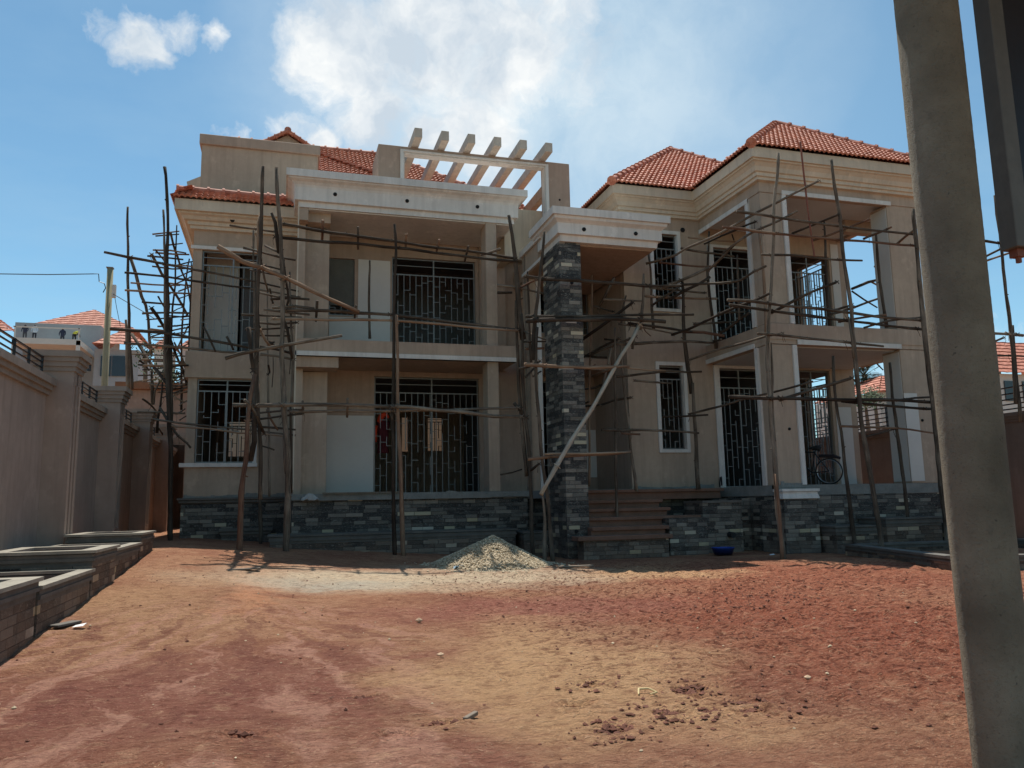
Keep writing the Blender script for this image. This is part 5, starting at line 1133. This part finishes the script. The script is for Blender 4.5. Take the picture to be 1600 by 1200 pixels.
# crumpled blue sack scrap at foot of gravel
mb = MB(); n = 10
for j in range(n + 1):
    for i in range(n + 1):
        u, v = i / n, j / n; x = 3.28 + .5 * u + .05 * noise.noise(Vector((u * 4, v * 4, 2))); y = 15.35 + .35 * v + .2 * u; mb.v.append((x, y, gz(x, y) + .03 + .15 * u * (.5 + .5 * v) + .06 * abs(noise.noise(Vector((u * 5, v * 5, 0))))))
for j in range(n):
    for i in range(n): a = j * (n + 1) + i; mb.f.append((a, a + 1, a + n + 2, a + n + 1))
o = mb.build('plastic_sack', simple('faded_blue', (.10, .19, .25), .6, .3, 6)); o.modifiers.new('s', 'SOLIDIFY').thickness = .006
tag(o, 'crumpled faded blue plastic sack at the left foot of the gravel heap', 'sack')
for (x, y, a, lx, lb) in ((-.55, 14.6, .3, .55, 'flat grey board lying on sand left of the blue sack'), (-2.15, 9.7, 1.1, .35, 'small slate offcut leaning on the nearest planter'), (1.15, 4.95, .9, .16, 'short splinter of yellow wood lying on the maroon silt'), (5.6, 14.9, -.05, .7, 'thin plank lying on the sand right of the gravel heap')):
    mb = MB(); c_, s_ = math.cos(a), math.sin(a); z = gz(x, y) + gbump(x, y) + .01
    mb.obox((x, y), (c_, s_), (-s_, c_), lx / 2, .06 if lx > .2 else .015, z, z + .025); tag(mb.build('board' if lx > .4 else 'offcut', lumber if 'slate' not in lb else coping_m, bevel=.003), lb, 'board' if lx > .4 else 'offcut')
mb = MB(); mb.obox((1.95, 19.74), (1, .03), (-.03, 1), .95, .06, 1.605, 1.63); tag(mb.build('plank', lumber), 'thin grey plank lying along the left porch floor edge above the plinth', 'plank')
mb = MB(); n = 9
for j in range(n + 1):
    for i in range(n + 1):
        u, v = i / n, j / n; mb.v.append((.5 + .42 * u, 19.62 + .22 * v, 1.46 + .16 * math.sin(3.14 * u) * math.sin(3.14 * min(1, v * 1.3)) + .05 * noise.noise(Vector((u * 5, v * 5, 4)))))
for j in range(n):
    for i in range(n): a = j * (n + 1) + i; mb.f.append((a, a + 1, a + n + 2, a + n + 1))
o = mb.build('cement_sack', simple('grey_paper', (.34, .33, .30), .9, .25, 8)); o.modifiers.new('s', 'SOLIDIFY').thickness = .01
tag(o, 'crumpled empty cement sack slumped on the porch edge beside the left porch pole', 'sack')
for k, (x, y, lb) in enumerate(((-2.0, 9.6, 'small white paper scrap on the soil beside the nearest tall planter'), (10.7, 15.9, 'small white paper scrap on shaded soil near the corner pier'), (2.42, 5.17, 'curled strip of yellow peel lying on the reddish soil'))):
    mb = MB(); z = gz(x, y) + gbump(x, y)
    if k == 2: mb.tube([(x - .06, y - .02, z + .01), (x - .03, y + .04, z + .03), (x + .04, y + .03, z + .03), (x + .07, y - .03, z + .015), (x + .01, y - .05, z + .012)], [.005, .009, .006, .008, .004], 6)
    else: mb.poly([(x - .06, y - .03, z + .02), (x + .05, y - .05, z + .03), (x + .07, y + .04, z + .05), (x - .04, y + .05, z + .03)])
    tag(mb.build('peel' if k == 2 else 'paper_scrap', simple('scrap', (.7, .55, .28) if k == 2 else (.75, .75, .72), .8, .05)), lb, 'peel' if k == 2 else 'litter')
# jacket hanging in the doorway
mb = MB(); n = 14
prof_j = [(0, .10), (.06, .16), (.14, .27), (.3, .25), (.6, .23), (.95, .25), (1.15, .27)]
for k, (dz_, wd) in enumerate(prof_j):
    for j in range(n):
        a = 2 * math.pi * j / n; f_ = 1 + .14 * math.sin(a * 4 + k); mb.v.append((2.76 + math.cos(a) * wd * f_ * .62, 22.3 + math.sin(a) * .07 * f_, 3.72 - dz_ * .85))
for k in range(len(prof_j) - 1):
    for j in range(n): a = k * n + j; b = k * n + (j + 1) % n; mb.f.append((a, a + n, b + n, b))
jk = tag(mb.build('jacket', simple('dark_red_cloth', (.075, .006, .01), .9, .2, 8), smooth=True), 'dark red jacket with orange collar hung on the ground-floor door grille', 'jacket')
om = simple('orange_cloth', (.6, .05, .012), .9, .15, 8)
mb = MB(); mb.tube([(2.62, 22.26, 3.60), (2.70, 22.25, 3.76), (2.82, 22.25, 3.84), (2.9, 22.26, 3.72)], [.06, .09, .08, .04], 9); mb.tube([(2.56, 22.26, 3.5), (2.53, 22.25, 3.3), (2.55, 22.26, 3.05)], [.05, .055, .04], 8)
oo = mb.build('collar', om, smooth=True); oo.parent = jk
# bicycle on the right porch
bk = thing('bicycle', (13.35, 17.6, F1), 'black bicycle parked on the porch floor behind the white-edged corner column', 'bicycle')
u_ = Vector((-.66, .75, 0)); B0 = Vector((13.48, 17.3, F1)); up_ = Vector((0, 0, 1))
def bp(a, h, s=0): return B0 + u_ * a + up_ * h + Vector((u_.y, -u_.x, 0)) * s
rubber = simple('rubber', (.015, .015, .015), .8, .2)
for a in (0, 1.05):
    mb = MB(); pts = [bp(a + .32 * math.cos(t), .34 + .32 * math.sin(t)) for t in [2 * math.pi * i / 40 for i in range(41)]]; mb.tube(pts, .018, 8, caps=False); wl = mb.build('wheel', rubber, bk, smooth=True)
    mb = MB(); pts = [bp(a + .295 * math.cos(t), .34 + .295 * math.sin(t)) for t in [2 * math.pi * i / 40 for i in range(41)]]; mb.tube(pts, .009, 6, caps=False)
    for i in range(18): t = 2 * math.pi * i / 18; mb.tube([bp(a, .34), bp(a + .29 * math.cos(t), .34 + .29 * math.sin(t))], .0016, 4)
    mb.build('rim', simple('chrome', (.45, .45, .45), .3, .1, 5, .8), wl)
mb = MB()
for a, b in (((0, .34), (.42, .32)), ((0, .34), (.32, .82)), ((.42, .32), (.30, .9)), ((.42, .32), (.86, .78)), ((.32, .84), (.85, .88)), ((.83, .98), (.90, .62)), ((.90, .62), (1.05, .34)), ((.82, 1.0), (.85, .9))): mb.tube([bp(*a), bp(*b)], .017, 7)
mb.build('frame', black_m, bk)
mb = MB(); mb.tube([bp(.18, .93), bp(.26, .95), bp(.38, .95), bp(.46, .95)], [.09, .075, .04, .02], 9); mb.build('saddle', rubber, bk, smooth=True)
mb = MB(); mb.tube([bp(.72, 1.02, -.3), bp(.82, 1.03, -.1), bp(.82, 1.03, .1), bp(.72, 1.02, .3)], .014, 7); mb.build('handlebar', black_m, bk)
mb = MB(); mb.box(0, 0, 0, 0, 0, 0); mb = MB(); mb.tube([bp(-.3, .66), bp(-.15, .72), bp(.22, .74)], [.035, .05, .04], 6); mb.build('rear_rack', black_m, bk)
mb = MB(); mb.tube([bp(.42 + .1 * math.cos(t), .32 + .1 * math.sin(t), .05) for t in [2 * math.pi * i / 20 for i in range(21)]], .006, 6, caps=False); mb.tube([bp(.42, .32, .05), bp(.55, .2, .07), bp(.55, .2, .16)], .01, 6); mb.build('crank', black_m, bk)
# ---------------- background ----------------
bgwall = simple('grey_render', (.30, .32, .33), .9, .12, .6); bgcream = simple('pale_render', (.55, .55, .5), .9, .1, .6)
def flat_roof_tiles(mb, x0, x1, y0, y1, z, h):
    hw = min(y1 - y0, x1 - x0) / 2; tp = h / max(hw, .8); pit = math.atan(tp); c, s_ = math.cos(pit), math.sin(pit); L = hw / c; W_ = x1 - x0
    tile_face(mb, Vector((x0, y0, z)), Vector((1, 0, 0)), Vector((0, c, s_)), L, lambda v: (v * c, W_ - v * c), course=.6, pitchw=.9)
    tile_face(mb, Vector((x1, y0, z)), Vector((0, 1, 0)), Vector((-c, 0, s_)), L, lambda v: (v * c, y1 - y0 - v * c), course=.6, pitchw=.9)
    tile_face(mb, Vector((x0, y1, z)), Vector((0, -1, 0)), Vector((c, 0, s_)), L, lambda v: (v * c, y1 - y0 - v * c), course=.6, pitchw=.9)
def at(px, py, Y):
    d = r2 * ((px - 800) / 1239.2) + d2 * ((py - 600) / 1239.2) + fwd; t = Y / d.y
    return Vector((d.x * t, Y, 1.3 + d.z * t))
nb = thing('house', (-38, 88, 0), 'distant grey house with orange roofs and an open balcony behind the left wall', 'house')
a, b = at(24, 504, 88), at(158, 512, 88); g0 = at(24, 640, 88)
m = MB(); m.box(a.x, b.x, 88, 98, 0, at(90, 506, 88).z); m.build('wall', bgwall, nb)
a1, b1 = at(-40, 520, 92), at(26, 505, 92)
m = MB(); flat_roof_tiles(m, at(-90, 518, 89).x, at(24, 518, 89).x - .3, 89, 99, at(10, 517, 89).z, 2.4); m.build('roof', tile, nb)
m = MB(); flat_roof_tiles(m, at(40, 512, 90).x, at(215, 520, 90).x, 89.5, 103, at(120, 514, 90).z, 3.2); m.build('roof', tile, nb)
m = MB(); flat_roof_tiles(m, at(148, 545, 84).x, at(232, 545, 84).x, 83, 89, at(190, 541, 84).z, 2.0); m.build('roof', tile, nb)
m = MB(); p0, p1 = at(24, 532, 82), at(128, 545, 82); m.box(p0.x, p1.x, 81, 88, p1.z + .15, p0.z + .1); m.box(p0.x, p0.x + .3, 81, 81.3, 0, p0.z); m.box(p1.x - .3, p1.x, 81, 81.3, 0, p0.z); m.build('balcony', bgcream, nb)
zb = p0.z + .1
m = MB()
for xx in (p0.x + .1, p1.x - .2): m.box(xx, xx + .1, 81.1, 81.2, zb, zb + 1.1)
m.box(p0.x, p1.x, 81.1, 81.18, zb + 1.0, zb + 1.1); m.build('balcony_rail', bgcream, nb)
q0, q1 = at(148, 545, 84), at(215, 600, 84); m = MB(); m.box(q0.x, q1.x, 84, 92, 0, q0.z); m.build('wall', bgwall, nb)
m = MB()
for xa, xb, ya, yb in ((158, 172, 556, 588), (176, 196, 556, 588), (132, 142, 558, 580)):
    e, f = at(xa, ya, 83.9), at(xb, yb, 83.9); m.box(e.x, f.x, 83.85, 83.98, f.z, e.z)
m.build('window', shade_glass, nb)
# workers on the distant balcony
def person(name, base, pose, shirt, pants, lb, H=1.72):
    jt = {'stand': [(0, 0, .93), (0, 0, 1.2), (0, 0, 1.45), (0, 0, 1.55), (0, -.02, 1.66), (.2, 0, 1.42), (.27, -.05, 1.15), (.22, -.22, .95), (-.2, 0, 1.42), (-.27, -.03, 1.15), (-.24, -.15, .93), (.1, 0, .9), (.11, -.02, .5), (.12, 0, .06), (.12, -.14, .03), (-.1, 0, .9), (-.12, .03, .5), (-.14, .05, .06), (-.14, -.1, .03)],
          'bend': [(0, 0, .9), (.18, -.12, 1.08), (.36, -.22, 1.12), (.46, -.26, 1.12), (.56, -.28, 1.1), (.42, -.05, 1.05), (.5, -.1, .78), (.58, -.2, .55), (.3, -.4, 1.05), (.42, -.42, .78), (.52, -.4, .55), (.08, .1, .88), (.12, .06, .48), (.08, .12, .06), (.1, -.02, .03), (-.06, -.1, .88), (-.04, -.14, .48), (-.1, -.1, .06), (-.08, -.24, .03)]}[pose]
    rad = [.15, .135, .15, .06, .105, .065, .048, .035, .065, .048, .035, .1, .07, .045, .04, .1, .07, .045, .04]
    ed = [(0, 1), (1, 2), (2, 3), (3, 4), (2, 5), (5, 6), (6, 7), (2, 8), (8, 9), (9, 10), (0, 11), (11, 12), (12, 13), (13, 14), (0, 15), (15, 16), (16, 17), (17, 18)]
    me = bpy.data.meshes.new(name); me.from_pydata(jt, ed, []); o = bpy.data.objects.new(name, me); col.objects.link(o); o.location = base
    sk = o.modifiers.new('skin', 'SKIN')
    for i, r in enumerate(rad): me.skin_vertices[0].data[i].radius = (r, r)
    me.skin_vertices[0].data[0].use_root = True
    o.modifiers.new('sub', 'SUBSURF').render_levels = 1
    mm, t, b = new_mat(name + '_clothes'); tcn = t.node('ShaderNodeTexCoord'); _, _, z = t.sep(tcn.outputs['Object'])
    c = t.mix(t.math('GREATER_THAN', z, .9), pants, shirt)
    c = t.mix(t.math('GREATER_THAN', z, 1.53 if pose == 'stand' else 9), c, (.09, .05, .035)); t.l.new(c, b.inputs['Base Color']); b.inputs['Roughness'].default_value = .9
    me.materials.append(mm); return tag(o, lb, 'person', 'workers on the distant balcony')
for px, pose, sh, pn, lb in ((38, 'stand', (.03, .035, .06), (.05, .05, .06), 'person in dark clothes standing at the left end of the distant balcony'), (53, 'stand', (.45, .5, .55), (.02, .02, .03), 'person in pale shirt and dark trousers on the distant balcony'), (97, 'stand', (.02, .025, .05), (.03, .03, .04), 'person in navy standing at the middle of the distant balcony'), (115, 'bend', (.45, .45, .06), (.03, .03, .03), 'person in yellow top bending over on the distant balcony')):
    q = at(px, 534, 83); person('person', (q.x, 83, zb - (.25 if px in (97,) else 0)), pose, sh, pn, lb)
# utility pole with wires
up0 = thing('utility_pole', (-7.9, 40, 0), 'weathered timber utility pole with a small grey box behind the left wall', 'utility pole')
m = MB(); m.tube([(-7.75, 40, 0), (-7.85, 40, 6), (-7.9, 40, 12.6)], [.17, .15, .13], 12, uv=True); m.build('pole', wood_mat('pole_wood', [(.3, (.10, .09, .05)), (.5, (.20, .18, .10)), (.7, (.30, .27, .17))]), up0, smooth=True)
m = MB(); m.box(-8.05, -7.75, 39.85, 40.15, 12.6, 12.64); m.build('cap', lumber, up0); m = MB(); m.box(-7.76, -7.6, 39.9, 40.1, 11.2, 11.8); m.build('meter_box', bgcream, up0)
def wire(name, pts, r, lb): mb = MB(); mb.tube(pts, r, 5); return tag(mb.build(name, cable_m), lb, 'cable')
wire('power_cable', [tuple(at(-60, 427, 39)), tuple(at(0, 428, 40)), tuple(at(75, 429, 40)), tuple(at(145, 428, 40)), tuple(at(154, 428, 40)), tuple(at(155, 440, 40)), tuple(at(163, 443, 40)), tuple(at(165, 450, 40)), tuple(at(161, 457, 40))], .022, 'black overhead power cable running left from the utility pole, with a drooping end')
wire('service_cable', [tuple(at(176, 459, 40)), tuple(at(200, 473, 38)), tuple(at(224, 487, 36)), tuple(at(243, 499, 34))], .018, 'thin service cable running down right from the utility pole')
wire('stay_wire', [tuple(at(177, 450, 40)), tuple(at(182, 480, 40)), tuple(at(188, 510, 40))], .014, 'thin stay wire hanging down beside the utility pole')
# sheds and roofs glimpsed behind the left scaffold
sh = thing('shed', (-6.5, 34, 0), 'low shed with a brown timber fascia behind the left scaffold', 'shed')
e, f = at(180, 596, 33), at(302, 607, 33); m = MB(); m.box(e.x, f.x, 33, 37, f.z - .05, e.z); m.build('fascia', simple('brown_board', (.26, .13, .07), .9, .25, 3), sh)
m = MB(); m.box(e.x + .2, f.x, 33.3, 36.8, 0, f.z - .06); m.build('wall', wall_mat, sh)
for k, (xa, xb, yy, Y, nm) in enumerate(((236, 262, 541, 60, 'small orange roof between scaffold uprights, far behind the left wall'), (280, 303, 540, 62, 'orange roofed house corner glimpsed tight against the house edge'))):
    hh = thing('far_house', (at(xa, yy, Y).x, Y, 0), nm, 'house', 'houses far behind'); e, f = at(xa, yy, Y), at(xb, yy, Y)
    m = MB(); flat_roof_tiles(m, e.x, f.x + .5, Y, Y + 3, e.z - .1, .9); m.build('roof', tile, hh); m = MB(); m.box(e.x + .2, f.x + .2, Y + .3, Y + 3, 0, e.z - .1); m.build('wall', bgcream, hh)
# right side neighbours
hr = thing('far_house', (40, 42, 0), 'white house with hipped orange roof beyond the right boundary wall', 'house', 'houses far behind')
e, f = at(1556, 577, 42), at(1700, 577, 42); m = MB(); flat_roof_tiles(m, e.x, f.x + 4, 42, 51, e.z - .2, 3.2); m.build('roof', tile, hr)
m = MB(); m.box(e.x + .5, f.x + 3, 42.5, 50, 0, e.z - .2); m.build('wall', bgcream, hr)
m = MB(); g = e.x + 1.1; m.box(g, g + .9, 42.42, 42.49, e.z - 2.1, e.z - .7); m.box(g + 1.6, g + 2.5, 42.42, 42.49, e.z - 2.1, e.z - .7); m.build('window', shade_glass, hr)
hr = thing('far_house', (30, 50, 0), 'pale house with orange roof seen through the right porch beside the palm', 'house', 'houses far behind')
e, f = at(1374, 611, 50), at(1450, 611, 50); m = MB(); flat_roof_tiles(m, e.x, f.x + 2, 50, 58, e.z, 1.8); m.build('roof', tile, hr); m = MB(); m.box(e.x + .4, f.x + 2, 50.5, 57, 0, e.z); m.build('wall', bgcream, hr)
hr = thing('far_house', (30, 70, 0), 'low orange roof left of the palm, seen through the right porch', 'house', 'houses far behind')
e, f = at(1348, 626, 70), at(1362, 626, 70); m = MB(); flat_roof_tiles(m, e.x - 3, f.x, 70, 74, e.z, .8); m.build('roof', tile, hr); m = MB(); m.box(e.x - 3, f.x, 70.5, 74, 0, e.z); m.build('wall', bgcream, hr)
# trees
leafm = simple('leaf', (.045, .075, .02), .7, .4, 2); leafd = simple('palm_leaf', (.05, .06, .02), .7, .3, 2); trunk_m = simple('trunk', (.12, .09, .06), .95, .3, 3)
def palm(x, y, zt, r):
    o = thing('palm_tree', (x, y, 0), 'fan palm with drooping dead skirt seen through the right porch', 'tree')
    m = MB(); m.tube([(x, y, 0), (x + .1, y, zt * .5), (x, y, zt)], [.3, .22, .2], 9); m.build('trunk', trunk_m, o)
    m = MB(); rd = random.Random(3)
    for k in range(70):
        a = rd.uniform(0, 6.28); el = rd.uniform(-1.2, 1.3); d = Vector((math.cos(a) * math.cos(el), math.sin(a) * math.cos(el), math.sin(el))); L = r * rd.uniform(.5, .7); c = Vector((x, y, zt)) + d * L
        up = Vector((0, 0, 1)); sd = d.cross(up).normalized()
        for j in range(-5, 6):
            t = j / 5 * 1.25; q = d * math.cos(t) + sd * math.sin(t); e = c + q * r * .5 + Vector((0, 0, -.1 * r * abs(j) / 5)); s2 = (q.cross(up)).normalized() * .035 * r
            m.poly([tuple(c - s2 * .3), tuple(c + s2 * .3), tuple(e + s2), tuple(e - s2)])
        m.tube([(x, y, zt), tuple(c)], .015 * r, 4)
    m.build('crown', leafd, o)
q = at(1351, 586, 55); palm(q.x, 55, q.z, 1.25)
def tree(px, py, Y, rx, rz, lb, n=900):
    c = at(px, py, Y); o = thing('tree', (c.x, Y, 0), lb, 'tree', 'trees behind the yard')
    m = MB(); m.tube([(c.x, Y, 0), (c.x + .1, Y, c.z * .6), (c.x, Y, c.z)], [.25, .18, .08], 8)
    rd = random.Random(px)
    for k in range(5): a = rd.uniform(0, 6.28); m.tube([(c.x, Y, c.z - rz * .5), (c.x + math.cos(a) * rx * .6, Y + math.sin(a) * rx * .6, c.z + rz * rd.uniform(-.2, .5))], [.1, .03], 6)
    m.build('trunk', trunk_m, o); m = MB()
    cl = [(rd.gauss(0, .45) * rx, rd.gauss(0, .45) * rx, rd.gauss(0, .4) * rz) for _ in range(22)]
    for k in range(n):
        cc = cl[k % 22]; s_ = rx * .22; p = c + Vector((cc[0] + rd.gauss(0, s_), cc[1] + rd.gauss(0, s_), cc[2] + rd.gauss(0, s_)))
        d1 = Vector((rd.uniform(-1, 1), rd.uniform(-1, 1), rd.uniform(-1, 1))).normalized(); d3 = d1.orthogonal().normalized(); s = .12 * rx ** .5
        m.poly([tuple(p), tuple(p + d1 * s + d3 * s * .4), tuple(p + d1 * s * 2), tuple(p + d1 * s - d3 * s * .4)])
    m.build('crown', leafm, o)
tree(1366, 618, 48, .9, .7, 'small round green tree right of the palm, seen through the porch')
tree(1352, 628, 45, 1.0, .6, 'low bush just over the right boundary wall under the palm', 500)
tree(1430, 600, 60, 2.5, 1.4, 'green tree partly hidden behind the near column')
tree(1560, 562, 70, 1.6, .9, 'treetop over the orange hipped roof at the right edge', 500)
tree(228, 548, 48, .7, .7, 'sparse small tree glimpsed through the left scaffold', 240)
tree(262, 590, 42, 1.0, .8, 'dark shrubby tree behind the left scaffold, low down', 300)
